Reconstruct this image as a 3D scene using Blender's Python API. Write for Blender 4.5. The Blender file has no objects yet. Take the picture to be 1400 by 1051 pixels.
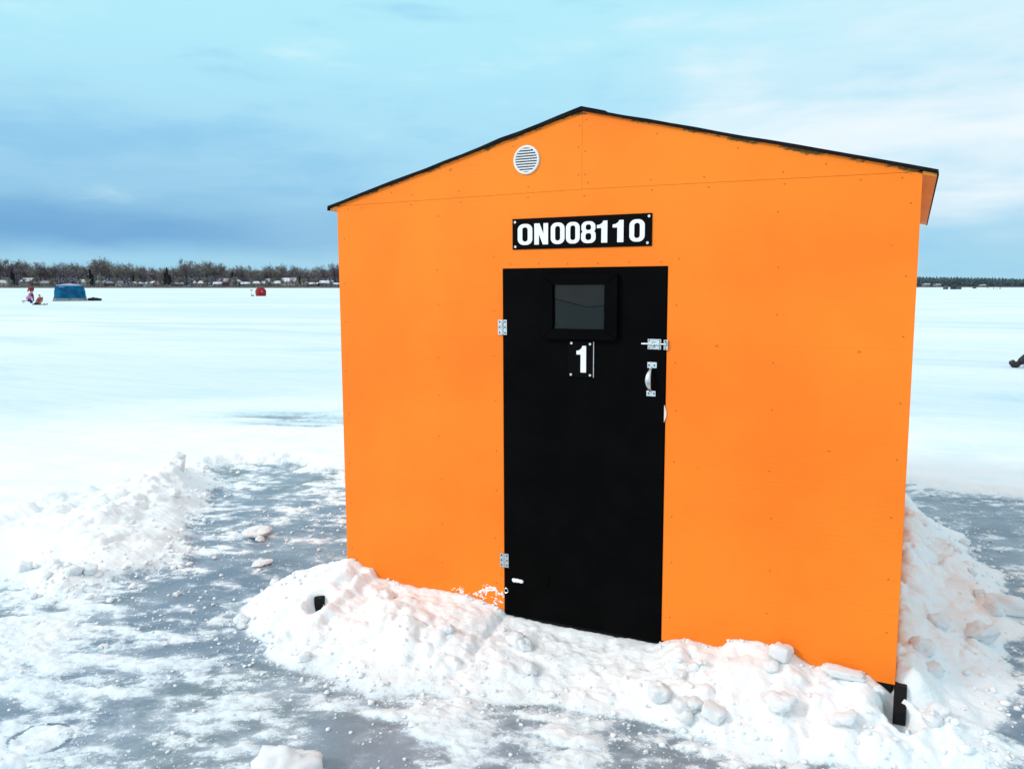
import bpy, bmesh, math, random
import numpy as np
from mathutils import Vector, Matrix, Euler, noise as mnoise
random.seed(7)
rng = np.random.default_rng(11)
S = bpy.context.scene
COL = S.collection
R = math.radians

# ------------------------------------------------------------------ helpers
def tag(o, label=None, cat=None, group=None, kind=None):
    if label: o['label'] = label
    if cat: o['category'] = cat
    if group: o['group'] = group
    if kind: o['kind'] = kind
    return o

def link(name, me, mat=None, parent=None, smooth=False):
    o = bpy.data.objects.new(name, me)
    COL.objects.link(o)
    if mat is not None and len(me.materials) == 0:
        me.materials.append(mat)
    if parent is not None: o.parent = parent
    if smooth:
        me.polygons.foreach_set('use_smooth', [True] * len(me.polygons))
    return o

def empty(name, loc=(0, 0, 0), rz=0.0):
    o = bpy.data.objects.new(name, None)
    o.empty_display_size = 0.1
    COL.objects.link(o)
    o.location = loc
    o.rotation_euler = (0, 0, rz)
    return o

def copy_tree(o, parent=None):
    c = o.copy(); COL.objects.link(c)
    if parent is not None: c.parent = parent
    for ch in list(o.children): copy_tree(ch, c)
    return c

class MB:
    def __init__(self): self.v = []; self.f = []
    def add(self, vs, fs):
        n = len(self.v); self.v += [tuple(p) for p in vs]
        self.f += [tuple(i + n for i in f) for f in fs]; return self
    def box(self, x0, x1, y0, y1, z0, z1):
        return self.add([(x0,y0,z0),(x1,y0,z0),(x1,y1,z0),(x0,y1,z0),(x0,y0,z1),(x1,y0,z1),(x1,y1,z1),(x0,y1,z1)],
            [(0,3,2,1),(4,5,6,7),(0,1,5,4),(1,2,6,5),(2,3,7,6),(3,0,4,7)])
    def prism_y(self, poly, y0, y1):
        """polygon of (x,z), counter-clockwise seen from -y, extruded along y"""
        n = len(poly)
        vs = [(x, y0, z) for x, z in poly] + [(x, y1, z) for x, z in poly]
        fs = [tuple(range(n)), tuple(range(2*n-1, n-1, -1))]
        for i in range(n):
            j = (i+1) % n; fs.append((i, i+n, j+n, j))
        return self.add(vs, fs)
    def prism_x(self, poly, x0, x1):
        n = len(poly)
        vs = [(x0, y, z) for y, z in poly] + [(x1, y, z) for y, z in poly]
        fs = [tuple(range(n-1, -1, -1)), tuple(range(n, 2*n))]
        for i in range(n):
            j = (i+1) % n; fs.append((i, j, j+n, i+n))
        return self.add(vs, fs)
    def tube(self, pts, rad, n=8, cap=True):
        pts = [Vector(p) for p in pts]
        rs = rad if isinstance(rad, (list, tuple)) else [rad]*len(pts)
        rings = []
        for i, p in enumerate(pts):
            d = (pts[min(i+1, len(pts)-1)] - pts[max(i-1, 0)])
            d = d.normalized() if d.length > 1e-9 else Vector((0,0,1))
            a = d.cross(Vector((0,0,1)) if abs(d.z) < .9 else Vector((1,0,0))).normalized(); b = d.cross(a)
            rings.append([p + (a*math.cos(2*math.pi*k/n) + b*math.sin(2*math.pi*k/n))*rs[i] for k in range(n)])
        vs = [v for r in rings for v in r]; fs = []
        for i in range(len(rings)-1):
            for k in range(n):
                k2 = (k+1) % n
                fs.append((i*n+k, (i+1)*n+k, (i+1)*n+k2, i*n+k2))
        if cap:
            fs.append(tuple(range(n))); fs.append(tuple((len(rings)-1)*n+k for k in range(n-1, -1, -1)))
        return self.add(vs, fs)
    def disc_y(self, cx, cz, r, y0, y1, n=20):
        return self.prism_y([(cx + r*math.cos(2*math.pi*k/n), cz + r*math.sin(2*math.pi*k/n)) for k in range(n)], y0, y1)
    def mesh(self, name):
        me = bpy.data.meshes.new(name); me.from_pydata(self.v, [], self.f); me.update()
        bm = bmesh.new(); bm.from_mesh(me)
        bmesh.ops.recalc_face_normals(bm, faces=bm.faces); bm.to_mesh(me); bm.free()
        return me
    def build(self, name, mat, parent=None, smooth=False, bevel=0):
        me = self.mesh(name)
        if bevel:
            bm = bmesh.new(); bm.from_mesh(me)
            bmesh.ops.bevel(bm, geom=[e for e in bm.edges if len(e.link_faces) == 2 and e.calc_face_angle(0) > .5],
                            offset=bevel, segments=2, affect='EDGES', profile=.5, clamp_overlap=True)
            bm.to_mesh(me); bm.free()
        return link(name, me, mat, parent, smooth)

# ---------------------------------------------------------------- materials
def newmat(name):
    m = bpy.data.materials.new(name); m.use_nodes = True
    nt = m.node_tree; nt.nodes.clear()
    out = nt.nodes.new('ShaderNodeOutputMaterial')
    return m, nt, out

class N:
    """tiny node-graph helper"""
    def __init__(s, nt): s.nt = nt
    def n(s, t, **kw):
        x = s.nt.nodes.new(t)
        for k, v in kw.items(): setattr(x, k, v)
        return x
    def put(s, sock, v):
        if hasattr(v, 'is_output') or hasattr(v, 'links'): s.nt.links.new(v, sock)
        else: sock.default_value = v
    def math(s, op, a, b=None, c=None, clamp=False):
        x = s.n('ShaderNodeMath', operation=op); x.use_clamp = clamp
        s.put(x.inputs[0], a)
        if b is not None: s.put(x.inputs[1], b)
        if c is not None: s.put(x.inputs[2], c)
        return x.outputs[0]
    def maprange(s, v, a, b, c=0.0, d=1.0, smooth=True):
        x = s.n('ShaderNodeMapRange'); x.interpolation_type = 'SMOOTHSTEP' if smooth else 'LINEAR'
        s.put(x.inputs[0], v)
        for i, q in enumerate((a, b, c, d)): x.inputs[i+1].default_value = q
        return x.outputs[0]
    def mix(s, f, a, b):
        x = s.n('ShaderNodeMix', data_type='RGBA')
        s.put(x.inputs[0], f)
        s.put(x.inputs[6], a if not isinstance(a, tuple) else (*a, 1)[:4])
        s.put(x.inputs[7], b if not isinstance(b, tuple) else (*b, 1)[:4])
        return x.outputs[2]
    def coords(s, kind='Object', scale=(1,1,1), rot=(0,0,0)):
        t = s.n('ShaderNodeTexCoord'); m = s.n('ShaderNodeMapping')
        m.inputs['Scale'].default_value = scale; m.inputs['Rotation'].default_value = rot
        s.nt.links.new(t.outputs[kind], m.inputs[0]); return m.outputs[0]
    def noise(s, vec, scale, detail=4, rough=.55, dist=0.0, out=0):
        x = s.n('ShaderNodeTexNoise'); s.nt.links.new(vec, x.inputs['Vector'])
        x.inputs['Scale'].default_value = scale; x.inputs['Detail'].default_value = detail
        x.inputs['Roughness'].default_value = rough; x.inputs['Distortion'].default_value = dist
        return x.outputs[out]
    def bump(s, h, strength, dist, normal=None):
        x = s.n('ShaderNodeBump'); x.inputs['Strength'].default_value = strength; x.inputs['Distance'].default_value = dist
        s.nt.links.new(h, x.inputs['Height'])
        if normal is not None: s.nt.links.new(normal, x.inputs['Normal'])
        return x.outputs[0]
    def bsdf(s, color, rough=.6, metal=0.0, normal=None, spec=.5):
        x = s.n('ShaderNodeBsdfPrincipled')
        s.put(x.inputs['Base Color'], color if not isinstance(color, tuple) else (*color, 1)[:4])
        s.put(x.inputs['Roughness'], rough); s.put(x.inputs['Metallic'], metal)
        x.inputs['Specular IOR Level'].default_value = spec
        if normal is not None: s.nt.links.new(normal, x.inputs['Normal'])
        return x.outputs[0]

def simple(name, col, rough=.6, metal=0.0, var=.18, scale=6, bump=.0, spec=.5, bscale=60):
    m, nt, out = newmat(name); g = N(nt)
    v = g.coords('Object')
    n1 = g.noise(v, scale, 5, .6)
    c = g.mix(g.maprange(n1, .3, .7), tuple(c*(1-var) for c in col), tuple(min(1, c*(1+var)) for c in col))
    nrm = g.bump(g.noise(v, bscale, 3), bump, .002) if bump else None
    nt.links.new(g.bsdf(c, rough, metal, nrm, spec), out.inputs[0])
    return m

M = {}
M['black_paint'] = simple('black_paint', (.0018,.0018,.0019), .65, var=.3, bump=.12, spec=.03, bscale=120)
M['black_trim'] = simple('black_trim', (.0014,.0014,.0015), .6, var=.3, spec=.03)
M['felt'] = simple('roofing_felt', (.008,.008,.010), .85, var=.5, scale=30, bump=.5, bscale=200, spec=.12)
M['zinc'] = simple('zinc_steel', (.62,.68,.70), .32, 1.0, var=.12, scale=40)
M['zinc_dark'] = simple('screw_recess', (.06,.07,.075), .4, .7)
M['white_plastic'] = simple('white_plastic', (.78,.80,.82), .4, var=.04)
M['vent_dark'] = simple('vent_dark', (.05,.06,.07), .8)
M['white_vinyl'] = simple('white_vinyl', (.86,.87,.88), .35, var=.02)
M['plate'] = simple('sign_plate', (.0022,.002,.0022), .5, var=.2, spec=.04)
M['dark_in'] = simple('dark_interior', (.02,.016,.012), .9)
M['cloth_brown'] = simple('brown_sheet', (.16,.10,.08), .8, var=.2)
M['skid'] = simple('skid_black', (.006,.006,.0065), .6, bump=.4, spec=.15)
M['soffit'] = simple('soffit_paint', (.93,.34,.045), .55, var=.06, scale=4, spec=.2)

def mat_orange(name, seams=True):
    m, nt, out = newmat(name); g = N(nt)
    v = g.coords('Object')
    vg = g.coords('Object', (1.2, 6, 26))          # horizontal veneer grain
    big = g.noise(v, 1.3, 4)
    col = g.mix(g.maprange(big, .3, .7), (.94,.195,.014), (.96,.240,.018))
    grain = g.noise(vg, 7, 6, .65, .6)
    col = g.mix(g.maprange(grain, .60, .76, 0, .42), col, (.80,.16,.012))
    # small knots and dings in the veneer
    vo = g.n('ShaderNodeTexVoronoi'); nt.links.new(g.coords('Object', (1,1,1.7)), vo.inputs['Vector']); vo.inputs['Scale'].default_value = 6.5
    kn = g.math('MULTIPLY', g.maprange(vo.outputs['Distance'], .015, .07, 1, 0), g.maprange(g.noise(v, 2.1, 2), .5, .6))
    col = g.mix(g.math('MULTIPLY', kn, .7), col, (.50,.10,.012))
    # bare, weathered edge just below the roofing where paint was missed
    sp = g.n('ShaderNodeSeparateXYZ'); nt.links.new(v, sp.inputs[0])
    line = g.math('ADD', sp.outputs['Z'], g.math('MULTIPLY', g.math('ABSOLUTE', g.math('SUBTRACT', sp.outputs['X'], 1.22)), .2541))
    d = g.math('SUBTRACT', 2.2473, line)
    nz = g.noise(g.coords('Object', (5,5,14)), 1.6, 5, .7)
    worn = g.maprange(g.math('SUBTRACT', g.math('MULTIPLY', g.math('SUBTRACT', nz, .49), .11), d), -.004, .004)
    col = g.mix(worn, col, g.mix(g.noise(v, 60, 3), (.03,.02,.008), (.30,.15,.03)))
    h = g.math('ADD', g.math('MULTIPLY', grain, 1.0), g.math('MULTIPLY', kn, -1.2))
    patch = g.maprange(g.noise(v, .9, 2), .42, .62, .15, 1)
    b = g.n('ShaderNodeBump'); b.inputs['Distance'].default_value = .0022
    nt.links.new(h, b.inputs['Height']); nt.links.new(g.math('MULTIPLY', patch, .8), b.inputs['Strength'])
    nt.links.new(g.bsdf(col, .50, 0, b.outputs[0], .16), out.inputs[0])
    return m
M['orange'] = mat_orange('orange_paint')
M['orange_screw'] = simple('painted_screw', (.50,.105,.012), .6, var=.4, scale=20)

# glass: clear sheet (see-through plus mirror reflection)
m, nt, out = newmat('window_glass'); g = N(nt)
tr = g.n('ShaderNodeBsdfTransparent'); tr.inputs[0].default_value = (.75,.78,.78,1)
gl = g.n('ShaderNodeBsdfGlossy'); gl.inputs['Roughness'].default_value = .06; gl.inputs[0].default_value = (.36,.39,.39,1)
fr = g.n('ShaderNodeFresnel'); fr.inputs[0].default_value = 1.5
mx = g.n('ShaderNodeMixShader'); nt.links.new(fr.outputs[0], mx.inputs[0]); nt.links.new(tr.outputs[0], mx.inputs[1]); nt.links.new(gl.outputs[0], mx.inputs[2])
nt.links.new(mx.outputs[0], out.inputs[0]); M['glass'] = m

def snow_shader(g, c, nrm, w=.65):
    x = g.n('ShaderNodeBsdfPrincipled')
    g.put(x.inputs['Base Color'], c); x.inputs['Roughness'].default_value = .75; x.inputs['Specular IOR Level'].default_value = .2
    g.put(x.inputs['Subsurface Weight'], w); x.inputs['Subsurface Radius'].default_value = (.8, .9, 1.0); x.inputs['Subsurface Scale'].default_value = .022
    g.nt.links.new(nrm, x.inputs['Normal']); return x.outputs[0]
def snow_bsdf(g, v, extra=None, k=1.0):
    n1 = g.noise(v, 55, 5, .65); n2 = g.noise(v, 260, 3, .6)
    h = g.math('ADD', g.math('MULTIPLY', n1, 1.0), g.math('MULTIPLY', n2, .35))
    nrm = g.bump(h, .55*k, .012)
    c = g.mix(g.maprange(g.noise(v, 3.0, 4), .35, .65), (.865,.925,.965), (.93,.955,.97))
    return c, nrm

m, nt, out = newmat('loose_snow'); g = N(nt); v = g.coords('Object')
c, nrm = snow_bsdf(g, v); nt.links.new(snow_shader(g, c, nrm), out.inputs[0]); M['snow'] = m

# frozen lake: snow where the 'snow' attribute is high, bare ice elsewhere
m, nt, out = newmat('snow_and_ice'); g = N(nt); v = g.coords('Object')
at = g.n('ShaderNodeAttribute'); at.attribute_name = 'snow'
ti = g.n('ShaderNodeAttribute'); ti.attribute_name = 'tint'
fn = g.n('ShaderNodeAttribute'); fn.attribute_name = 'near'
vs = g.coords('Object', (1, 1.0, 1), (0, 0, .5))
n1 = g.noise(vs, 18, 7, .70, .5); n2 = g.noise(v, 95, 5, .7)
pert = g.math('ADD', g.math('MULTIPLY', g.math('SUBTRACT', n1, .5), .75), g.math('MULTIPLY', g.math('SUBTRACT', n2, .5), .5))
fac0 = g.math('ADD', at.outputs['Fac'], pert)
fac = g.maprange(fac0, .36, .64)
# frost flecks and scraped granules scattered on the bare ice
fl = g.math('ADD', g.noise(vs, 48, 6, .72, .4), g.math('MULTIPLY', g.math('SUBTRACT', g.math('ADD', at.outputs['Fac'], g.math('MULTIPLY', g.noise(vs, 5, 4, .6), .5)), .55), .30))
fleck = g.math('MULTIPLY', g.maprange(fl, .575, .63), .85)
fac = g.math('MAXIMUM', fac, fleck)
# thin translucent frost film between the thick smears
film = g.math('MULTIPLY', g.maprange(g.math('ADD', at.outputs['Fac'], g.math('MULTIPLY', g.math('SUBTRACT', g.noise(vs, 6, 6, .7, .8), .5), 1.3)), .10, .80), .62)
sc, snrm = snow_bsdf(g, v)
# wind crust out on the open lake; darker colour also carries drift shading
wv = g.coords('Object', (.10, .45, 1), (0, 0, .46))
w1 = g.noise(wv, 1.0, 6, .62, .4); w2 = g.noise(g.coords('Object', (.012,.05,1), (0,0,.46)), 1.0, 5, .6)
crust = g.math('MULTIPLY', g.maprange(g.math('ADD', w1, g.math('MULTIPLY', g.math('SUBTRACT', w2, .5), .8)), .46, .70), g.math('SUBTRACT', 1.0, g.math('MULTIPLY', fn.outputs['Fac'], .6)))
sc1 = g.mix(g.math('MULTIPLY', g.math('SUBTRACT', 1.0, fn.outputs['Fac']), .75), sc, g.mix(g.maprange(w2, .38, .62), (.56,.72,.84), (.80,.87,.92)))  # open snow darkened in colour to hold down its brightness
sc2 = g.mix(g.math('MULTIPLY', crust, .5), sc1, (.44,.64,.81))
snrm = g.bump(g.math('ADD', w1, g.math('MULTIPLY', g.noise(g.coords('Object', (.5,1.7,1), (0,0,.46)), 1.0, 6, .6), .5)), .6, .16, snrm)
icol = g.mix(ti.outputs['Fac'], (.140,.200,.272), (.165,.218,.242))
icol = g.mix(g.maprange(g.noise(vs, 2.2, 5, .6, .5), .35, .7), icol, (.235,.305,.375))
icol = g.mix(g.maprange(g.noise(v, 40, 4, .7), .55, .75, 0, .5), icol, (.38,.45,.51))
icol = g.mix(film, icol, (.62,.71,.78))
inrm = g.bump(g.math('ADD', g.noise(vs, 9, 4), g.math('MULTIPLY', g.noise(v, 70, 4, .7), .35)), .35, .01)
ib = g.bsdf(icol, g.maprange(film, 0, .6, .34, .65), 0, inrm, .3)
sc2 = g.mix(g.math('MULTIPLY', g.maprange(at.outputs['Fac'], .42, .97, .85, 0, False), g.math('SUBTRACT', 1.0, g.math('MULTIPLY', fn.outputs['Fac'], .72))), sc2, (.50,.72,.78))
po = g.n('ShaderNodeAttribute'); po.attribute_name = 'slush'
sc2 = g.mix(g.math('MULTIPLY', po.outputs['Fac'], .80), sc2, (.36,.58,.64))
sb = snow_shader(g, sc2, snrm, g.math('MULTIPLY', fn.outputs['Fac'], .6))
mx = g.n('ShaderNodeMixShader'); nt.links.new(fac, mx.inputs[0]); nt.links.new(ib, mx.inputs[1]); nt.links.new(sb, mx.inputs[2])
nt.links.new(mx.outputs[0], out.inputs[0]); M['lake'] = m

# ------------------------------------------------------------------- camera
CAMP = Vector((2.4222, -3.1046, 1.5646)); YAW = -0.456; PITCH = 0.1203; FPX = 1109.88
cd = bpy.data.cameras.new('camera'); cam = bpy.data.objects.new('camera', cd); COL.objects.link(cam)
cd.sensor_fit = 'HORIZONTAL'; cd.sensor_width = 36; cd.lens = FPX/1400*36; cd.clip_start = .05; cd.clip_end = 9000
cam.location = CAMP; cam.rotation_euler = (math.pi/2 - PITCH, 0, -YAW)
S.camera = cam
RT = Vector((math.cos(YAW), -math.sin(YAW), 0)); FWD = Vector((math.sin(YAW), math.cos(YAW), 0))
def bearing(px, dep, z=0.0):
    """point on the lake seen at photo column px, dep metres ahead"""
    p = CAMP + FWD*dep + RT*((px-700)/FPX*dep*math.cos(PITCH))
    return Vector((p.x, p.y, z))

# ---------------------------------------------------------------- the hut
TILT = -0.0046
hut = empty('ice_fishing_hut', (0, 0, 0)); hut.rotation_euler = (0, TILT, 0)
tag(hut, 'bright orange plywood ice fishing hut with black door and low gable roof', 'hut')
W, D = 2.44, 2.42
ZB, ZT, ZA, ZS = .126, 1.937, 2.2473, 1.944
SL = (ZA-ZT)/1.22
u0, u1, z0, z1 = .8665, 1.5742, .116, 1.6312
GAP = .004
fw = MB(); t = .012
def panel(poly): fw.prism_y(poly, 0, t)
e = .0002
zs = 1.338
panel([(0,ZB),(u0-GAP,ZB),(u0-GAP,zs-e/2),(0,zs-e/2)])
panel([(0,zs+e/2),(u0-GAP,zs+e/2),(u0-GAP,z1+GAP),(u1+GAP,z1+GAP),(u1+GAP,zs+e/2),(W,zs+e/2),(W,ZT-.0034),(1.22,ZS-.0006),(0,ZT-.0034)])
panel([(u1+GAP,ZB),(W,ZB),(W,zs-e/2),(u1+GAP,zs-e/2)])
g2 = .0009
panel([(.02,ZT-.0022),(1.22-g2/2,ZS+.0003),(1.22-g2/2,ZA-.0005),(.0,ZT+.004)])
panel([(1.22+g2/2,ZS+.0003),(W-.02,ZT-.0022),(W,ZT+.004),(1.22+g2/2,ZA-.0005)])
front = fw.build('front_wall', M['orange'], hut)
fr = MB()
fr.box(.02, u0-.02, t+.002, .05, ZB+.002, ZT-.01); fr.box(u1+.02, W-.02, t+.002, .05, ZB+.002, ZT-.01)
fr.box(u0-.019, u1+.019, t+.002, .05, z1+.02, ZT-.01)
fr.prism_y([(.06,ZT-.008),(W-.06,ZT-.008),(1.22,ZA-.02)], t+.002, .05)
fr.box(u0-.018, u0-.006, .04, .07, ZB, z1+.01); fr.box(u1+.006, u1+.018, .04, .07, ZB, z1+.01)
fr.build('seam_backing', M['dark_in'], hut)  # added dark backing boards, block light through the panel gaps
MB().prism_x([(t+.001,ZB),(D,ZB),(D,ZT-.003),(t+.001,ZT-.003)], .0005, .012).build('side_wall', M['orange'], hut)
MB().prism_x([(t+.001,ZB),(D,ZB),(D,ZT-.003),(t+.001,ZT-.003)], W-.012, W-.0005).build('side_wall', M['orange'], hut)
MB().prism_y([(.0125,ZB),(W-.0125,ZB),(W-.0125,ZT-.003),(1.22,ZA-.003),(.0125,ZT-.003)], D-.012, D).build('back_wall', M['orange'], hut)
MB().box(.05, W-.05, .05, D-.02, .09, .12).build('floor', M['dark_in'], hut)
# screws, painted over
sm = MB().disc_y(0, 0, .0032, -.0008, .002, 8).mesh('screw'); sm.materials.append(M['orange_screw'])
pos = []
for x in (.545, 1.985):
    z = .32
    while z < ZT-.05: pos.append((x+random.uniform(-.008,.008), z+random.uniform(-.03,.03))); z += .19
for x in (.03, 2.405):
    z = .30
    while z < ZT-.06: pos.append((x+random.uniform(-.006,.006), z+random.uniform(-.03,.03))); z += .215
for x in (.825, 1.615):
    z = .24
    while z < ZT-.1: pos.append((x+random.uniform(-.005,.005), z+random.uniform(-.02,.02))); z += .205
for i in range(9):
    x = .16 + i*.265 + random.uniform(-.03,.03)
    pos.append((x, ZS-.022+random.uniform(-.004,.004)))
    if x > .3 and x < 2.15: pos.append((x+random.uniform(-.02,.02), ZS+.022+random.uniform(-.004,.004)))
for x in (1.208, 1.235):
    for z in (2.005, 2.10, 2.20): pos.append((x+random.uniform(-.004,.004), z+random.uniform(-.012,.012)))
for i in range(6): pos.append((.9+i*.13, z1+.022+random.uniform(-.004,.004)))
for s in (-1, 1):
    for k in (.25, .5, .75, .95): pos.append((1.22+s*1.22*k, ZA-SL*1.22*k-.035))
for (x, z) in pos[:99]:
    o = link('screw', sm, None, front); o.location = (x, 0, z)
# roof
OV = .047
def roofside(s):
    xa, xe = 1.22, 1.22 + s*(1.22+OV)
    za, ze = ZA, ZA-SL*(1.22+OV)
    mb = MB(); n = 14
    ys = (-.013, D+.03)
    vs = []; fs = []
    for i in range(n+1):
        k = i/n; x = xa + (xe-xa)*k; z = za + (ze-za)*k
        j = random.uniform(-.0018, .0018) if 0 < i < n else 0
        th = .0115 + (.003 if (s < 0 and k < .33) else 0)
        for y in ys: vs += [(x, y, z+.0005+j*.6), (x, y, z+th+j)]
    for i in range(n):
        a = i*4; b = a+4
        fs += [(a+1, b+1, b+3, a+3), (a, a+2, b+2, b), (a, b, b+1, a+1), (a+2, a+3, b+3, b+2)]
    fs += [(n*4, n*4+2, n*4+3, n*4+1)]
    mb.add(vs, fs)
    o = mb.build('roof', M['felt'], hut)
    db = MB(); xi = 0 if s < 0 else W
    zi = ZA-SL*1.22
    p = [(xi + s*.0005, zi-.0005), (xe - s*.004, ze+.0005-.0005), (xe - s*.004, ze-.009), (xi + s*.0005, zi-.0105)]
    db.prism_y(p, .001, D)
    db.build('soffit', M['soffit'], hut)
    MB().prism_y([(xe-s*.0035, ze-.009), (xe+s*.0015, ze-.009), (xe+s*.0015, ze+.003), (xe-s*.0035, ze+.003)], -.0125, D+.029).build('drip_edge', M['felt'], hut)
    return o
roofside(-1); roofside(1)
# ridge cap
MB().prism_y([(1.22-.10, ZA+.0122-.0254), (1.22, ZA+.0125), (1.22+.10, ZA+.0122-.0254), (1.22+.10, ZA+.0152-.0254), (1.22, ZA+.0165), (1.22-.10, ZA+.0152-.0254)], -.014, D+.031).build('ridge_cap', M['felt'], hut)
# skids
for xa, ya in ((-.006, -.25), (2.438, -.10)):
    MB().prism_x([(ya, .03), (ya, .078 if xa > 1 else .128), (ya+.04, .092 if xa > 1 else .134), (ya+.10, .1235), (D+.1, .1235), (D+.1, .0), (ya+.05, .0)], xa, xa+.042).build('skid', M['skid'], hut, bevel=.004)
MB().box(0.06, W-.01, .004, .035, .085, .1255).build('floor_joist', M['skid'], hut)
# door
dy = -.004
db = MB().prism_y([(u0, z0), (u1, z0), (u1, z1), (u0, z1)], dy, .028)
door = db.build('door', M['black_paint'], hut, bevel=.0025)
# head casing strip, bare edge above the door
MB().box(u0-.003, u1+.003, .001, .02, z1+.0035, z1+.0055).build('head_edge', M['dark_in'], hut)
# mitred window frame
fx0, fx1, fz0, fz1 = 1.055, 1.382, 1.343, 1.606
px0, px1, pz0, pz1 = 1.103, 1.327, 1.386, 1.564
F = .022
def frame_piece(a, b, c, d):   # outer a-b, inner d-c, tiny gap at the mitre
    mb = MB()
    A = [a, b, c, d]; cx = sum(p[0] for p in A)/4; cz = sum(p[1] for p in A)/4
    P = [(cx+(x-cx)*.994, cz+(z-cz)*.994) for x, z in A]
    mb.prism_y(P, dy-F, dy-.0002); return mb
for q in (((fx0,fz0),(fx1,fz0),(px1,pz0),(px0,pz0)), ((fx1,fz0),(fx1,fz1),(px1,pz1),(px1,pz0)),
          ((fx1,fz1),(fx0,fz1),(px0,pz1),(px1,pz1)), ((fx0,fz1),(fx0,fz0),(px0,pz0),(px0,pz1))):
    frame_piece(*q).build('window_frame', M['black_trim'], door, bevel=.0018)
MB().box(px0-.004, px1+.004, dy-.006, dy-.003, pz0-.004, pz1+.004).build('window_pane', M['glass'], door)
# added sheet coloured as the dark interior, with a sagging brown sheet behind the pane (visible through it)
MB().box(px0-.003, px1+.003, dy-.0016, dy-.0004, pz0-.003, pz1+.003).build('window_backing', simple('grey_backing', (.010,.014,.014), .7, var=.1), door)
cv = []
for i in range(17):
    k = i/16; x = px0 + (px1-px0)*k
    cv.append((x, 1.508 - .030*k - .012*math.sin(k*math.pi*1.2) + .006*math.sin(k*6)))
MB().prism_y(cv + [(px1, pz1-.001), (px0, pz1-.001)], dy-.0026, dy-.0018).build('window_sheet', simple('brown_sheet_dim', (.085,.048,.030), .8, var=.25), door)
hem = [(x, dy-.0028, z) for x, z in cv]
MB().tube(hem, .0022, 5).build('sheet_hem', M['black_trim'], door)

def plate_screws(pts, y, parent, r=.0055, mat='zinc', th=.003):
    me = MB().disc_y(0, 0, r, -th, 0, 12).mesh('screw'); me.materials.append(M[mat])
    for x, z in pts:
        o = link('screw', me, None, parent); o.location = (x, y, z)

# lettering as flat cut vinyl
def rr(x0, y0, x1, y1, rx, ry, n=8):
    out = []
    for cx, cy, a0 in ((x1-rx, y1-ry, 0), (x0+rx, y1-ry, 90), (x0+rx, y0+ry, 180), (x1-rx, y0+ry, 270)):
        for i in range(n+1):
            a = R(a0+90*i/n); out.append((cx+rx*math.cos(a), cy+ry*math.sin(a)))
    return out
def glyph(ch):
    if ch in 'O0': return [rr(0,0,1,1,.42,.27), rr(.315,.16,.685,.84,.17,.12)]
    if ch == 'N': return [[(0,0),(.335,0),(.335,.50),(.62,0),(1,0),(1,1),(.665,1),(.665,.50),(.38,1),(0,1)]]
    if ch == '8':
        o = [(x if True else 0, y) for x, y in rr(0,0,1,1,.40,.23,10)]
        # subdivide the straight sides so the waist can pinch in
        q = []
        for i, p in enumerate(o):
            q.append(p); nx = o[(i+1) % len(o)]
            if abs(p[1]-nx[1]) > .2:
                for k in range(1, 16): q.append((p[0]+(nx[0]-p[0])*k/16, p[1]+(nx[1]-p[1])*k/16))
        o = [(.5+(x-.5)*(1-.17*math.exp(-((y-.53)/.055)**2))*(1 if y < .53 else .96), y) for x, y in q]
        return [o, rr(.315,.60,.685,.86,.16,.10), rr(.30,.14,.70,.46,.17,.11)]
    if ch == '1': return [[(.43,0),(1,0),(1,1),(.62,1),(.50,.90),(.28,.83),(0,.81),(0,.67),(.43,.67)]]
def letters(name, items, y, parent, th=.0009):
    cu = bpy.data.curves.new(name, 'CURVE'); cu.dimensions = '2D'; cu.fill_mode = 'BOTH'; cu.extrude = th/2
    for ch, xa, xb, za, zb in items:
        for loop in glyph(ch):
            sp = cu.splines.new('POLY'); sp.points.add(len(loop)-1); sp.use_cyclic_u = True
            for p, (gx, gy) in zip(sp.points, loop): p.co = (xa+(xb-xa)*gx, za+(zb-za)*gy, 0, 1)
    tmp = bpy.data.objects.new('tmp_curve', cu); COL.objects.link(tmp)
    dg = bpy.context.evaluated_depsgraph_get(); me = bpy.data.meshes.new_from_object(tmp.evaluated_get(dg))
    bpy.data.objects.remove(tmp); bpy.data.curves.remove(cu)
    me.transform(Matrix.Translation((0, y, 0)) @ Matrix.Rotation(math.pi/2, 4, 'X'))
    me.materials.clear(); me.materials.append(M['white_vinyl'])
    return link(name, me, None, parent)

sign = MB().prism_y([(.9115,1.7125),(1.5125,1.7125),(1.5125,1.8385),(.9115,1.8385)], -.0045, -.0003).build('registration_plate', M['plate'], hut, bevel=.0015)
sign['label'] = 'black plate with white number ON008110 above the door'
zz = (1.7305, 1.8165)
it = [('O',.937,1.004),('N',1.013,1.075),('0',1.087,1.148),('0',1.154,1.214),('8',1.220,1.282),('1',1.287,1.331),('1',1.353,1.398),('0',1.422,1.484)]
letters('lettering', [(c, a, b, *zz) for c, a, b in it], -.0052, sign)
plate_screws([(.925,1.825),(.926,1.724),(1.501,1.827),(1.496,1.725)], -.0045, sign)
npl = MB().prism_y([(1.166,1.188),(1.2775,1.188),(1.2775,1.338),(1.166,1.338)], dy-.0065, dy-.0003).build('number_plate', M['plate'], hut, bevel=.0012)
MB().box(1.2776, 1.2790, dy-.0062, dy-.0006, 1.190, 1.336).build('plate_edge', M['white_plastic'], npl)
letters('lettering', [('1', 1.205, 1.247, 1.209, 1.318)], dy-.0072, npl)
plate_screws([(1.183,1.328),(1.264,1.326),(1.181,1.199),(1.265,1.199)], dy-.0065, npl, .005)

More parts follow.
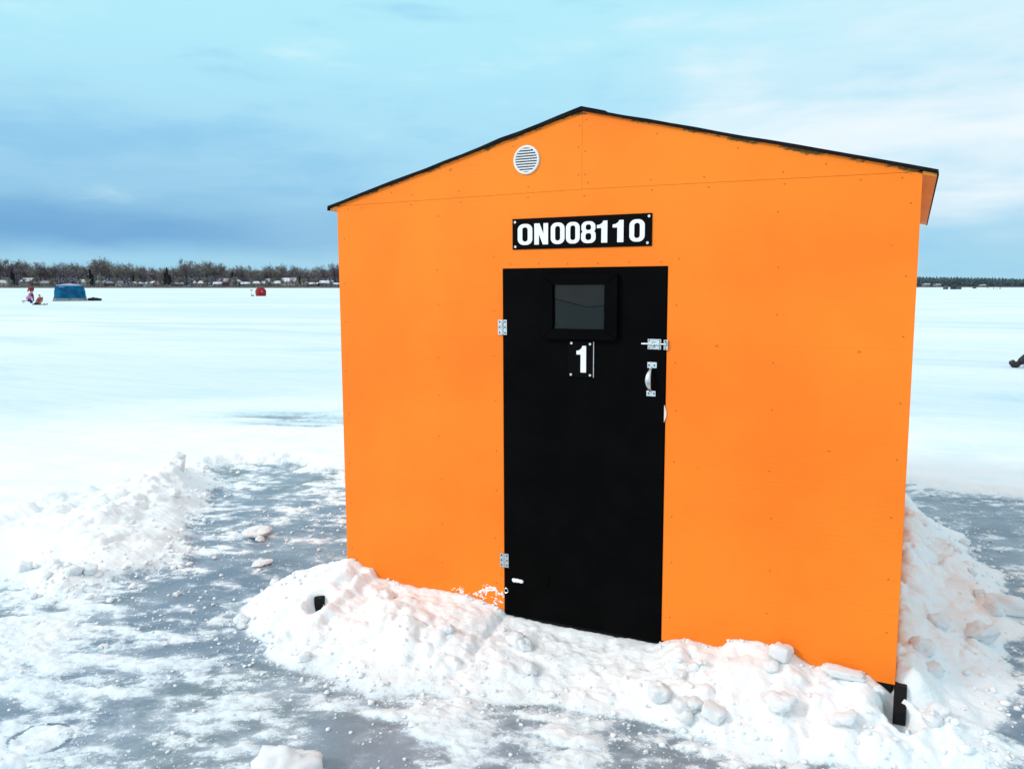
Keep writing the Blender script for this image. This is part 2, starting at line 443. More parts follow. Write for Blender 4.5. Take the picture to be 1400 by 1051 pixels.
# hinges
def hinge(xa, xb, za, zb):
    mb = MB(); xm = .8645
    mb.box(xa, xm-.003, -.0065, -.0045, za, zb); mb.box(xm+.003, xb, dy-.0026, dy-.0003, za, zb)
    mb.box(xa, xm-.003, -.0045, -.0004, za+.001, zb-.001)
    h = mb.build('hinge', M['zinc'], hut)
    n = 5; k = MB()
    for i in range(n):
        a = za + (zb-za)*i/n; k.tube([(xm, -.0075, a+.0006), (xm, -.0075, a+(zb-za)/n-.0006)], .0042, 10)
    k.build('hinge_pin', M['zinc'], h)
    for xx, yy in ((xa+.008, -.0066), (xb-.008, dy-.0027)):
        plate_screws([(xx, zzz) for zzz in (za+.009, (za+zb)/2, zb-.009)], yy+.0005, h, .0036, 'zinc_dark', .0017)
hinge(.842, .884, 1.355, 1.419); hinge(.845, .887, .329, .391)
# slide bolt
lb = MB(); lb.box(1.503, 1.557, dy-.0022, dy-.0003, 1.312, 1.352)
latch = lb.build('latch', M['zinc'], hut, bevel=.0006)
b = MB(); b.tube([(1.480, dy-.008, 1.3335), (1.582, dy-.008, 1.3335)], .0042, 10); b.tube([(1.528, dy-.008, 1.3335), (1.528, dy-.016, 1.320)], .003, 8)
b.build('bolt', M['zinc'], latch, smooth=False)
for xx in (1.512, 1.542):
    MB().prism_x([(dy-.0022,1.324),(dy-.0135,1.328),(dy-.0135,1.339),(dy-.0022,1.343)], xx, xx+.012).build('bolt_guide', M['zinc'], latch, bevel=.001)
b = MB(); b.box(1.5675, 1.5845, -.0078, -.0055, 1.311, 1.350); b.prism_x([(-.0078,1.324),(-.018,1.328),(-.018,1.339),(-.0078,1.343)], 1.571, 1.580); b.box(1.5795,1.5845,-.0056,-.0004,1.311,1.350)
b.build('keeper', M['zinc'], latch, bevel=.0006)
plate_screws([(xx, zzz) for xx in (1.509, 1.551) for zzz in (1.317, 1.347)], dy-.002, latch, .0028, 'zinc_dark', .0012)
plate_screws([(1.575, 1.316), (1.575, 1.345)], -.0076, latch, .0028, 'zinc_dark', .0012)
# pull handle
vs = []; fs = []
n = 14
for i in range(n+1):
    k = i/n; z = 1.241 - (1.241-1.143)*k; yy = dy-.002 - .034*math.sin(math.pi*k)**.7; w = .0052 + .0068*math.sin(math.pi*k)**1.2
    cx = 1.5195 - .004*math.sin(math.pi*k)
    for a in range(8):
        an = 2*math.pi*a/8; vs.append((cx + w*math.cos(an), yy + .003*math.sin(an), z))
for i in range(n):
    for a in range(8): fs.append((i*8+a, i*8+(a+1) % 8, (i+1)*8+(a+1) % 8, (i+1)*8+a))
handle = MB().add(vs, fs).build('handle', M['zinc'], hut, smooth=True)
MB().box(1.503, 1.541, dy-.0025, dy-.0003, 1.238, 1.261).build('base_plate', M['zinc'], handle, bevel=.0008)
MB().box(1.501, 1.538, dy-.0025, dy-.0003, 1.126, 1.148).build('base_plate', M['zinc'], handle, bevel=.0008)
plate_screws([(xx, cz) for cz in (1.249, 1.137) for xx in (1.510, 1.532)], dy-.002, handle, .0034, 'zinc_dark', .0014)
# round louvre vent
vx, vz, vr = .977, 2.0755, .0585
vb = MB()
n = 40; vs = []; fs = []
prof = [(vr, -.0003), (vr, -.006), (vr-.003, -.009), (vr-.008, -.009), (vr-.010, -.005), (vr-.010, -.0012)]
for i in range(n):
    a = 2*math.pi*i/n
    for r_, y_ in prof: vs.append((vx+r_*math.cos(a), y_, vz+r_*math.sin(a)))
P = len(prof)
for i in range(n):
    for j in range(P-1): fs.append((i*P+j, ((i+1) % n)*P+j, ((i+1) % n)*P+j+1, i*P+j+1))
vent = vb.add(vs, fs).build('vent', M['white_plastic'], hut)
MB().disc_y(vx, vz, vr-.009, -.0014, -.0004, 32).build('vent_back', M['vent_dark'], vent)
lv = MB(); ri = vr-.0095
for i in range(9):
    z = vz - ri + (i+.62)*2*ri/9.2; hw = math.sqrt(max(0, ri*ri-(z-vz)**2))
    lv.prism_x([(-.0086, z-.0042), (-.0016, z+.0005), (-.0016, z+.0032), (-.0086, z-.001)], vx-hw, vx+hw)
lv.build('louvre', M['white_plastic'], vent)
# split in the door skin and rope eye
sc_ = MB(); sc_.tube([(1.086,dy-.0004,.335),(1.080,dy-.0008,.318),(1.079,dy-.0008,.300),(1.072,dy-.0008,.288),(1.071,dy-.0003,.262)], [.0006,.0035,.0015,.003,.0006], 5)
sc_.build('split', M['black_trim'], door)
ey = MB(); ey.tube([(.8745+.009*math.cos(a*.6283), dy-.002-.001*math.sin(a), .223+.011*math.sin(a*.6283)) for a in range(11)], .0022, 6)
ey.build('ring_eye', M['zinc'], door)
# pale sliver on the jamb right of the door
cp = MB().prism_y([(1.5735,1.024),(1.5748,1.03),(1.581,1.045),(1.583,1.058),(1.581,1.072),(1.5765,1.088),(1.5735,1.094)], -.0052, .001)
cp.build('jamb_sliver', simple('pale_sliver', (.72,.66,.60), .8, var=.1), hut)

# ---------------------------------------------------------- frozen lake
def fade(t): return t*t*t*(t*(t*6-15)+10)
def perlin(x, y, seed):
    r_ = np.random.default_rng(seed); perm = r_.permutation(256); ang = r_.random(256)*2*np.pi
    gx, gy = np.cos(ang), np.sin(ang)
    xi = np.floor(x).astype(np.int64); yi = np.floor(y).astype(np.int64); xf = x-xi; yf = y-yi
    def h(i, j): return perm[(perm[i & 255]+j) & 255]
    u, v_ = fade(xf), fade(yf)
    def d(i, j, a, b): k = h(i, j); return gx[k]*a+gy[k]*b
    n00 = d(xi, yi, xf, yf); n10 = d(xi+1, yi, xf-1, yf); n01 = d(xi, yi+1, xf, yf-1); n11 = d(xi+1, yi+1, xf-1, yf-1)
    return (n00*(1-u)+n10*u)*(1-v_)+(n01*(1-u)+n11*u)*v_
def fbm(x, y, seed, oct=4, gain=.5):
    s = 0; a = 1.0
    for o in range(oct):
        s = s + a*perlin(x*2**o+17.3*o, y*2**o-9.1*o, seed+o); a *= gain
    return s
def lumps(x, y, cell, seed, rlo=.35, rhi=.8):
    r_ = np.random.default_rng(seed); T = r_.random((64, 64, 4))
    wx = perlin(x/cell*.8, y/cell*.8, seed+1)+.5*perlin(x/cell*2.1, y/cell*2.1, seed+2); wy = perlin(x/cell*.8+9, y/cell*.8, seed+3)+.5*perlin(x/cell*2.1+5, y/cell*2.1, seed+4)
    X, Y = x/cell+.55*wx, y/cell+.55*wy; xi = np.floor(X).astype(int); yi = np.floor(Y).astype(int); out = np.zeros_like(X)
    for di in (-1, 0, 1):
        for dj in (-1, 0, 1):
            q = T[(xi+di) % 64, (yi+dj) % 64]
            cx = xi+di+q[..., 0]; cy = yi+dj+q[..., 1]; rad = rlo+(rhi-rlo)*q[..., 2]
            d2 = (X-cx)**2+(Y-cy)**2
            # facet-ish tops: a slanted plane inside the footprint of each clod
            sl = (X-cx)*(q[..., 3]-.5)*.9 + (Y-cy)*(q[..., 2]-.5)*.9
            hgt = np.sqrt(np.clip(rad*rad-d2, 0, None))*(.55+.45*q[..., 3])
            hgt = np.where(hgt > 0, np.minimum(hgt, .5*rad+sl+.15), 0)
            out = np.maximum(out, hgt)
    return out*cell
def sdf(x, y, poly):
    """signed distance, positive inside"""
    P = np.array(poly); d = np.full(x.shape, 1e9); ins = np.zeros(x.shape, bool)
    for i in range(len(P)):
        a = P[i]; b = P[(i+1) % len(P)]; e0, e1 = b-a
        tt = np.clip(((x-a[0])*e0+(y-a[1])*e1)/(e0*e0+e1*e1), 0, 1)
        d = np.minimum(d, np.hypot(x-a[0]-tt*e0, y-a[1]-tt*e1))
        c = ((a[1] > y) != (b[1] > y)) & (x < (b[0]-a[0])*(y-a[1])/((b[1]-a[1]) if b[1] != a[1] else 1e-9)+a[0])
        ins ^= c
    return np.where(ins, d, -d)
def sm(x, a, b): t_ = np.clip((x-a)/(b-a), 0, 1); return t_*t_*(3-2*t_)
def gs(x, y, cx, cy, sx, sy=None): sy = sy or sx; return np.exp(-((x-cx)/sx)**2-((y-cy)/sy)**2)
# rotated coordinates: a along camera-right, b away from camera
def ab(x, y): return x*RT.x+y*RT.y, x*FWD.x+y*FWD.y

CLEAR = [(-3.0,1.95),(-2.85,2.2),(-2.5,2.45),(-1.9,2.42),(-0.9,2.6),(0,3.0),(1.6,4.1),(2.6,4.0),(2.8,3.95),(3.3,3.85),(4.6,3.7),(5.2,1.0),(4.2,-1),(3.4,-3.4),(-1.2,-3.4),(-1.9,-1.9),(-2.1,-1.0),(-1.7,-.52),(-1.39,-.56),(-1.36,-.25),(-1.31,.1),(-1.79,.59),(-2.13,1.02),(-2.54,1.55)]
RIDGE = [(-1.66,-.46),(-1.42,-.54),(-1.36,-.25),(-1.31,.1),(-1.79,.59),(-2.13,1.02),(-2.50,1.45),(-2.78,1.72),(-3.0,1.5),(-2.98,1.0),(-3.0,.5),(-3.1,.0),(-2.9,-.35),(-2.3,-.3)]
RBANK = [(2.42,-.35),(2.57,-.28),(2.74,0),(2.84,.4),(2.88,.8),(2.97,1.14),(2.98,1.5),(2.94,1.9),(2.80,2.25),(2.75,2.65),(2.52,3.05),(2.2,3.05),(2.2,-.1)]
HW = [(-.05,.228),(-.004,.232),(.032,.240),(.07,.222),(.096,.204),(.153,.212),(.186,.162),(.299,.163),(.41,.158),(.523,.172),(.60,.168),(.678,.170),(.80,.150),(.864,.128),(.872,.110),(1.2,.108),(1.56,.110),(1.60,.128),(1.685,.160),(1.758,.150),(1.816,.150),(1.857,.196),(1.913,.203),(1.982,.205),(2.028,.183),(2.071,.188),(2.122,.168),(2.162,.147),(2.208,.156),(2.283,.156),(2.348,.150),(2.371,.138),(2.41,.112),(2.44,.085),(2.6,.08)]
TOE = [(-.4,.30),(-.22,.42),(-.08,.57),(.17,.62),(.48,.68),(.62,.67),(.87,.60),(1.0,.55),(1.23,.46),(1.51,.42),(1.7,.42),(1.92,.46),(2.13,.42),(2.37,.36),(2.57,.30),(3,.3)]
hwx, hwz = zip(*HW); tox, toz = zip(*TOE)

def ground(x, y):
    """height, snow cover 0..1, ice tint 0..1 at world points"""
    near = sm(np.hypot(x, y), 9, 5)
    A, B = ab(x, y)
    wob = .10*fbm(x*2.2, y*2.2, 3, 4)+.03*fbm(x*9, y*9, 5, 3)
    sc = sdf(x, y, CLEAR)+wob
    clr = sm(sc, -.10, .12)
    # open snow field
    drift = .5+.5*fbm(A*.35, B*1.1, 21, 4)
    hs = .045+.035*drift+.012*fbm(A*1.2, B*3.2, 23, 3)
    hs = np.where(np.hypot(x, y) > 60, .05, hs)
    cov_out = np.ones_like(x)
    # wind-scoured bare ice patches in the snow field
    for px_, py_, sx_, sy_, k in ((-4.3,4.25,1.0,.50,.58),(-3.3,4.2,1.2,.42,.45),(-4.1,4.3,.5,.10,.42),(-3.4,3.85,.8,.10,.5),(-6.5,5.4,1.4,.5,.22),(-7,8.5,2.5,.5,.3),(2.9,5.6,.8,.3,.4),(-10.9,12.4,1.8,.35,.65),(-9.8,12.2,1.6,.3,.7),(-13,18,2.5,.5,.5),(3.85,9.8,.5,.35,.6),(2.6,7.6,.6,.3,.3),(-6,2.2,.9,.16,.25),(-3.2,3.2,.5,.10,.35)):
        a0, b0 = ab(px_, py_)
        cov_out = cov_out-k*gs(A, B, a0, b0, sx_, sy_)*(.75+.8*fbm(A*1.6, B*6, 31, 3))
    hs = hs*np.clip(cov_out, .25, 1)
    # cleared ice: smeared snow
    thr = (.35+.38*gs(x, y, -1.25, -1.1, .8, .6)+.16*gs(x, y, -.2, -1.6, .8, .5)+.18*gs(x, y, -1.5, 2.1, .9, .45)+.12*gs(x, y, -.9, 1.0, .4, .3)
           -.24*gs(x, y, -.75, .35, .38, .75)-.15*gs(x, y, -.35, -.55, .35, .3)+.24*gs(x, y, 1.5, -.72, .8, .22)+.10*gs(x, y, .2, -.85, .35, .18)
           -.10*gs(x, y, 3.2, 2.9, .6, .9)-.16*gs(x, y, -1.9, 2.05, .5, .12)+.16*gs(x, y, 2.9, -.35, .4, .4)-.12*gs(x, y, .75, -.95, .5, .12))
    f1 = fbm(A*2.6, B*4.4, 41, 5, .62); f2 = fbm(A*9, B*13, 47, 4, .6)
    cin = np.clip(thr+.60*f1+.30*f2, 0, 1)
    hin = .001+.014*sm(cin, .45, .95)*(1+.8*fbm(x*22, y*22, 51, 3))+.0025*fbm(x*5, y*5, 53, 3)
    # broken crust granules
    hin = hin+.010*sm(cin, .50, .8)*lumps(x, y, .022, 61)/.022*.55
    h = hs*(1-clr)+hin*clr
    cov = np.clip(cov_out, 0, 1)*(1-clr)+cin*clr
    # edge berm round the cleared patch
    berm = np.exp(-(sc/.16)**2)*sm(y, 1.2, 2.2)
    h = h+berm*(.012+.03*lumps(x, y, .09, 71)/.09*sm(x, 1.0, -1.5)); cov = np.maximum(cov, berm*.75)
    # plowed ridge on the left
    s = sdf(x, y, RIDGE)+.09*fbm(x*3, y*3, 81, 3)
    k = sm(s, -.03, .30)
    amp = .48+.50*gs(x, y, -2.5, 1.2, .5, .6)+.30*gs(x, y, -1.75, .1, .4, .4)
    rl = .75*lumps(x, y, .23, 83)+.55*lumps(x+.3, y, .11, 85)+.45*lumps(x, y+.7, .05, 87)+.02*fbm(x*12, y*12, 88, 4)
    h = h+k*(.006*fbm(x*13,y*13,145,3)+.003*np.abs(fbm(x*31,y*31,147,2)))+k*amp*(.065+rl*.80*(.45+1.1*sm(fbm(x*1.9,y*1.9,90,3),-.35,.5))); cov = np.maximum(cov, sm(s, -.04, .06))
    gap = gs(x, y, -2.45, .55, .22, .10)*.5*(.6+fbm(x*7, y*7, 89, 3)); cov = cov-gap*k
    # bank along the right wall
    s = sdf(x, y, RBANK)+.07*fbm(x*4, y*4, 91, 3)
    k = sm(s, -.03, .26)*sm(x, 2.36, 2.45)
    rl = .75*lumps(x, y, .20, 93)+.55*lumps(x, y+.4, .10, 95)+.4*lumps(x+.2, y, .045, 97)
    h = h+k*(.055+.045*gs(x, y, 2.65, 2.4, .3, .6)+.085*sm(x, 2.66, 2.46)*sm(y, -.02, .10)+rl*.72*(.5+1.0*sm(fbm(x*2.1,y*2.1,98,3),-.35,.5))); cov = np.maximum(cov, sm(s, -.05, .05)*sm(x, 2.36, 2.45))
    # bank thrown up against the front wall
    dl = np.where(y > 0, np.abs(np.minimum(x, 0)), np.hypot(np.minimum(x, 0), y))
    hw = np.interp(x, hwx, hwz)
    L = np.interp(x, tox, toz)+.07*fbm(x*3.1+5, y*3.1, 101, 3)
    L = np.where(x < 0, np.clip(.50-.55*np.maximum(y, 0), .12, .6)+.05*fbm(x*4, y*4, 103, 3), L)
    hw = np.where((x < 0) & (y > 0), .225*np.exp(-y*1.6), hw)
    tt = np.clip(dl/np.maximum(L, .08), 0, 1.3)
    prof = np.clip(1-tt, 0, 1)**.85*(1+.55*np.clip(tt, 0, 1)*np.clip(1-tt, 0, 1)*2)
    nf = sm(dl, .0, .07)
    door_ = sm(x, .86, .95)*sm(x, 1.62, 1.54)
    lmp = (.62*lumps(x, y, .17, 111)+.60*lumps(x+.4, y, .085, 113)+.5*lumps(x, y+.3, .04, 115)+.3*lumps(x, y, .018, 117))*(1-.45*door_*sm(y, -.35, -.1))
    zone = ((x < .0) | (y < .004)) & (x < 3.1); zf = sm(x, 3.0, 2.5)
    kb = sm(tt, 1.12, .80)
    hb = (hw*prof*(.88+.12*(1-nf))+kb*(lmp*.46*(.45+1.1*sm(fbm(x*2.3,y*2.3,118,3),-.35,.5))-.006)*(.25+.75*nf) + .006*fbm(x*30, y*30, 119, 2)*kb)
    hb = np.where(zone, (hb + (.011*fbm(x*14, y*14, 141, 3)+.005*np.abs(fbm(x*34, y*34, 143, 2)))*kb*nf)*zf, 0)
    h = np.maximum(h, np.where(zone, np.maximum(hb, h*.6), 0)) + 0
    cov = np.where(zone, np.maximum(cov, sm(tt, 1.16, .86)*zf), cov)
    # under the hut
    und = (x > .008) & (x < W-.008) & (y > .016) & (y < D)
    h = np.where(und, np.minimum(h, .02), h)
    # hollows round the runner ends
    for cx, cy, r_, d_ in ((.085,-.325,.060,.03), (.045,-.275,.056,.03), (2.475,-.135,.055,.0), (2.445,-.115,.05,.0), (2.43,-.05,.03,.02)):
        q = sm(np.hypot(x-cx, y-cy), r_*1.25, r_*.7); h = h*(1-q)+d_*q
    # refrozen hole outline, bottom left
    rr_ = np.hypot((x+.215), (y+1.445)); ring = np.exp(-((rr_-.098)/.007)**2); h = h-.004*ring; ra_ = np.arctan2(y+1.445, x+.215); cov = cov-ring*(.20+.75*sm(np.cos(ra_-2.9)+.5*fbm(x*9,y*9,131,2), -.1, .8))+.25*sm(rr_, .095, .06)
    tint = sm(fbm(x*.8, y*.8, 121, 2)+1.3*gs(x, y, 1.0, -.9, 1.2, .6)+1.3*gs(x, y, -1.8, 2.2, 1.2, .5)+1.4*gs(A, B, *ab(-4.0,4.15), 1.2, .5), .2, .8)
    return h, np.clip(cov, 0, 1), tint, near

def axis(lo, hi, step, far):
    core = np.arange(lo, hi+step/2, step); out = []; s = step; p = 0.0
    while p < far: s *= 1.075; p += s; out.append(p)
    out = np.array(out)
    return np.concatenate([(lo-out)[::-1], core, core[-1]+out])
gx = axis(-3.9, 3.7, .0088, 5000); gy = axis(-1.75, 3.7, .0088, 5000)
NX, NY = len(gx), len(gy)
XX, YY = np.meshgrid(gx, gy)
Xf, Yf = XX.ravel(), YY.ravel()
HH = np.empty_like(Xf); CV = np.empty_like(Xf); TI = np.empty_like(Xf); NR = np.empty_like(Xf)
for a in range(0, len(Xf), 200000):
    b = a+200000
    HH[a:b], CV[a:b], TI[a:b], NR[a:b] = ground(Xf[a:b], Yf[a:b])
me = bpy.data.meshes.new('frozen_lake')
me.vertices.add(NX*NY); me.vertices.foreach_set('co', np.stack([Xf, Yf, HH], 1).astype(np.float32).ravel())
ii = np.arange(NX*NY).reshape(NY, NX)
q = np.stack([ii[:-1,:-1], ii[:-1,1:], ii[1:,1:], ii[1:,:-1]], -1).reshape(-1, 4)
me.loops.add(q.size); me.loops.foreach_set('vertex_index', q.ravel().astype(np.int32))
me.polygons.add(len(q)); me.polygons.foreach_set('loop_start', np.arange(0, q.size, 4, dtype=np.int32))
me.polygons.foreach_set('use_smooth', np.ones(len(q), bool))
me.update(calc_edges=True)
PA, PB = ab(Xf, Yf); SLU = np.zeros_like(Xf)
for px_, py_, sx_, sy_, k in ((-4.3,4.3,.9,.34,.9), (-3.3,4.25,1.1,.30,.75), (-4.0,3.75,1.3,.16,.35), (-6.2,5.0,1.0,.3,.3), (3.85,9.8,.7,.5,.6), (2.9,5.2,.6,.35,.35)):
    a0, b0 = ab(px_, py_); SLU += k*gs(PA, PB, a0, b0, sx_, sy_)
SLU = np.clip(SLU*(.75+.9*fbm(PA*1.3, PB*5.5, 151, 4)), 0, 1)
for nm, arr in (('slush', SLU), ('snow', CV), ('tint', TI), ('near', NR)):
    a_ = me.attributes.new(nm, 'FLOAT', 'POINT'); a_.data.foreach_set('value', arr.astype(np.float32))
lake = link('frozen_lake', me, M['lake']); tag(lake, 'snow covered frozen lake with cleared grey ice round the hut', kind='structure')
HG = HH.reshape(NY, NX)
def hz(x, y):
    i = np.clip(np.searchsorted(gx, x), 0, NX-1); j = np.clip(np.searchsorted(gy, y), 0, NY-1)
    return HG[j, i]

# loose crumbs of snow: uncountable, one object
def crumbs():
    ph = (1+5**.5)/2
    B0 = np.array([(-1,ph,0),(1,ph,0),(-1,-ph,0),(1,-ph,0),(0,-1,ph),(0,1,ph),(0,-1,-ph),(0,1,-ph),(ph,0,-1),(ph,0,1),(-ph,0,-1),(-ph,0,1)])/1.9
    F0 = np.array([(0,11,5),(0,5,1),(0,1,7),(0,7,10),(0,10,11),(1,5,9),(5,11,4),(11,10,2),(10,7,6),(7,1,8),(3,9,4),(3,4,2),(3,2,6),(3,6,8),(3,8,9),(4,9,5),(2,4,11),(6,2,10),(8,6,7),(9,8,1)])
    P = []
    def zone(n, fx, fy, slo, shi):
        x = fx(n); y = fy(n); s = slo*(shi/slo)**(rng.random(n)**2.2)
        P.append(np.stack([x, y, s], 1))
    U = lambda a, b: (lambda n: rng.uniform(a, b, n))
    def along(pts, sd, n, slo, shi):
        p = np.array(pts); k = rng.random(n)*(len(p)-1); i = k.astype(int); f = (k-i)[:, None]
        xy = p[i]*(1-f)+p[i+1]*f+rng.normal(0, sd, (n, 2)); s = slo*(shi/slo)**(rng.random(n)**2.2)
        P.append(np.concatenate([xy, s[:, None]], 1))
    toe = [(x, -d) for x, d in TOE if -.3 < x < 2.6]
    along(toe, .12, 520, .002, .011); along(toe, .07, 90, .005, .02)
    along([(x, -d*.5) for x, d in TOE if -.2 < x < 2.6], .12, 60, .003, .014)
    along(RIDGE[:8], .12, 420, .004, .022)
    along(RBANK[1:11], .10, 300, .004, .02)
    zone(900, U(-1.7, 2.6), U(-1.6, -.4), .0025, .010)
    zone(700, U(-1.6, -.1), U(-.6, 2.2), .003, .012)
    zone(450, U(2.6, 3.6), U(-.4, 3.8), .003, .012)
    along([(-.02,-.015),(.86,-.015)], .012, 60, .003, .009); along([(1.58,-.015),(2.40,-.015)], .012, 70, .003, .011)
    P_ = np.concatenate(P)
    P_ = P_[~((P_[:,0] > 0) & (P_[:,0] < W) & (P_[:,1] > -.004) & (P_[:,1] < D))]
    P_ = P_[np.hypot(P_[:,0]-.06, P_[:,1]+.30) > .10]
    n = len(P_); z = hz(P_[:,0], P_[:,1])
    J = B0[None]*(1+rng.normal(0, .22, (n, 12, 1)))*(1+rng.normal(0, .15, (n, 1, 3)))
    J[:, :, 2] *= .75
    V = J*P_[:, 2][:, None, None]+np.stack([P_[:,0], P_[:,1], z+P_[:,2]*.35], 1)[:, None, :]
    Fc = (F0[None]+np.arange(n)[:, None, None]*12).reshape(-1, 3)
    me = bpy.data.meshes.new('snow_crumbs')
    me.vertices.add(n*12); me.vertices.foreach_set('co', V.astype(np.float32).ravel())
    me.loops.add(Fc.size); me.loops.foreach_set('vertex_index', Fc.ravel().astype(np.int32))
    me.polygons.add(len(Fc)); me.polygons.foreach_set('loop_start', np.arange(0, Fc.size, 3, dtype=np.int32))
    me.polygons.foreach_set('use_smooth', np.ones(len(Fc), bool))
    me.update(calc_edges=True)
    tag(link('snow_crumbs', me, M['snow']), 'fine loose crumbs of snow scattered over the ice and banks', kind='stuff')
crumbs()

# snow chunks, each its own thing
def chunk_mesh(seed, blocky):
    bm = bmesh.new()
    if blocky:
        bmesh.ops.create_cube(bm, size=1.5); bmesh.ops.subdivide_edges(bm, edges=bm.edges, cuts=7, use_grid_fill=True)
        for v_ in bm.verts:      # round the block a little
            v_.co = v_.co*.72 + v_.co.normalized()*.30
    else:
        bmesh.ops.create_icosphere(bm, subdivisions=4, radius=1)
    o = Vector((seed*3.7, seed*1.3, seed*.7))
    for v_ in bm.verts:
        p = v_.co.copy(); d = p.normalized()
        k = .30*mnoise.noise(p*1.1+o)+.17*mnoise.noise(p*2.6+o)+.07*mnoise.noise(p*6+o)+.035*mnoise.noise(p*14+o)
        if not blocky:          # a few broken flat faces
            for c in range(4):
                fd = Vector((math.sin(seed*7+c*2.1), math.cos(seed*3+c*1.7), math.sin(seed+c*4.0))).normalized()
                a = d.dot(fd)
                if a > .72: k -= (a-.72)*1.1
        v_.co = p+d*k
    me = bpy.data.meshes.new('snow_chunk'); bm.to_mesh(me); bm.free()
    me.polygons.foreach_set('use_smooth', [True]*len(me.polygons)); me.materials.append(M['snow']); return me
CH = [chunk_mesh(i+1, i in (2, 5)) for i in range(7)]
def chunk(x, y, s, lab, k=None, flat=.75, rz=None, grp=None, sink=.35, tilt=.3):
    o = link('snow_chunk', CH[k if k is not None else random.randrange(7)])
    sx, sy, szz = (s if isinstance(s, tuple) else (s, s*random.uniform(.8, 1.1), s*flat))
    o.location = (x, y, float(hz(x, y))+szz*(1-sink)); o.scale = (sx, sy, szz)
    o.rotation_euler = (random.uniform(-tilt, tilt), random.uniform(-tilt, tilt), rz if rz is not None else random.uniform(0, 6.28))
    tag(o, lab, 'snow chunk', grp)
chunk(1.765, -.36, .043, 'rounded snow lump, leftmost of three in a row at the foot of the front bank', 0)
chunk(1.80, -.345, .036, 'small snow lump in the middle of the row of three below the front bank', 3)
chunk(1.872, -.362, .044, 'faceted snow lump, rightmost of three in a row below the right orange panel', 5, flat=.6)
chunk(.715, -1.25, (.115,.10,.062), 'large smooth white snow boulder at the bottom edge of the photo', 1, sink=.3, tilt=.1)
chunk(-.31, -.40, .035, 'white snow lump alone at the left tip of the front bank', 4)
chunk(-.27, -.44, .022, 'small snow lump touching the lone lump at the left tip of the front bank', 6)
chunk(-.44, .27, .022, 'round snowball on the ice nearest the left wall of the hut', 0)
chunk(-.52, .05, .024, 'round snowball on bare ice left of the bank with the black runner hole', 3)
chunk(-1.21, .65, (.10,.08,.03), 'flat crumbly mound of snow in the middle of the left ice', 1, tilt=.1)
chunk(-1.12, .58, .028, 'lump of snow leaning on the crumbly mound in the left ice', 4)
chunk(-.80, .25, (.06,.04,.018), 'thin oval cake of snow lying on bare ice left of the hut', 6, tilt=.05)
chunk(-1.41, -.36, .04, 'pale snow lump at the lower toe of the left snow ridge', 2)
chunk(-2.74, 1.40, (.06,.04,.085), 'upright slab of broken crust at the far end of the left snow ridge', 2, rz=.6, sink=.4, tilt=.35)
chunk(-2.60, 1.28, (.05,.035,.06), 'tilted snow slab beside the upright slab on the left ridge', 5, sink=.4, tilt=.5)
chunk(2.77, .83, (.085,.055,.045), 'oval block of snow lying on the lower slope of the right bank', 1, rz=.9, tilt=.2)
chunk(2.90, 1.25, (.11,.07,.05), 'broken slab of snow at the outer toe of the right bank', 4, rz=.4, sink=.5)
chunk(2.27, -.05, (.085,.035,.018), 'flat snow slab lying against the orange wall near its right corner', 2, rz=.12, sink=.15, tilt=.12)
chunk(2.05, -.05, .045, 'snow block standing against the lower edge of the right orange panel', 5)
chunk(2.39, -.06, .022, 'grey shaded snow lump tucked under the right corner of the hut', 3)
chunk(2.56, -.11, .035, 'snow lump right beside the black end of the right runner', 1)
random.seed(21)
G1 = 'snow lumps scattered over the left ice'
for i in range(26):
    x, y = random.uniform(-1.35, -.1), random.uniform(-1.0, 1.3)
    if y > .5 and x > -.4: continue
    chunk(x, y, random.uniform(.008, .017), 'little snow lump scattered on the bare ice left of the hut', grp=G1)
G2 = 'rubble along the left snow ridge'
for i in range(12):
    k = random.random()*7; a = RIDGE[int(k)]; b = RIDGE[int(k)+1]; f = k-int(k)
    x, y = a[0]*(1-f)+b[0]*f+random.gauss(-.12, .12), a[1]*(1-f)+b[1]*f+random.gauss(0, .1)
    chunk(x, y, random.uniform(.02, .05), 'broken snow lump in the rubble of the left snow ridge', grp=G2, sink=.6)
G3 = 'rubble on the right bank'
for i in range(10):
    y = random.uniform(-.2, 2.7); x = random.uniform(2.5, 2.93)
    chunk(x, y, random.uniform(.025, .06), 'broken snow lump in the rubble of the bank along the right wall', grp=G3, sink=.65)
G4 = 'rubble in the front bank'
for i in range(13):
    x = random.choice((random.uniform(-.2, .85), random.uniform(1.6, 2.4), random.uniform(1.6, 2.4), random.uniform(.9, 1.6))); L = np.interp(x, tox, toz)
    y = -L*random.uniform(.18, .95)
    if abs(x-.07) < .17 and abs(y+.29) < .17: continue
    chunk(x, y, random.uniform(.022, .05), 'snow lump frozen into the bank along the front of the hut', grp=G4, sink=.7)
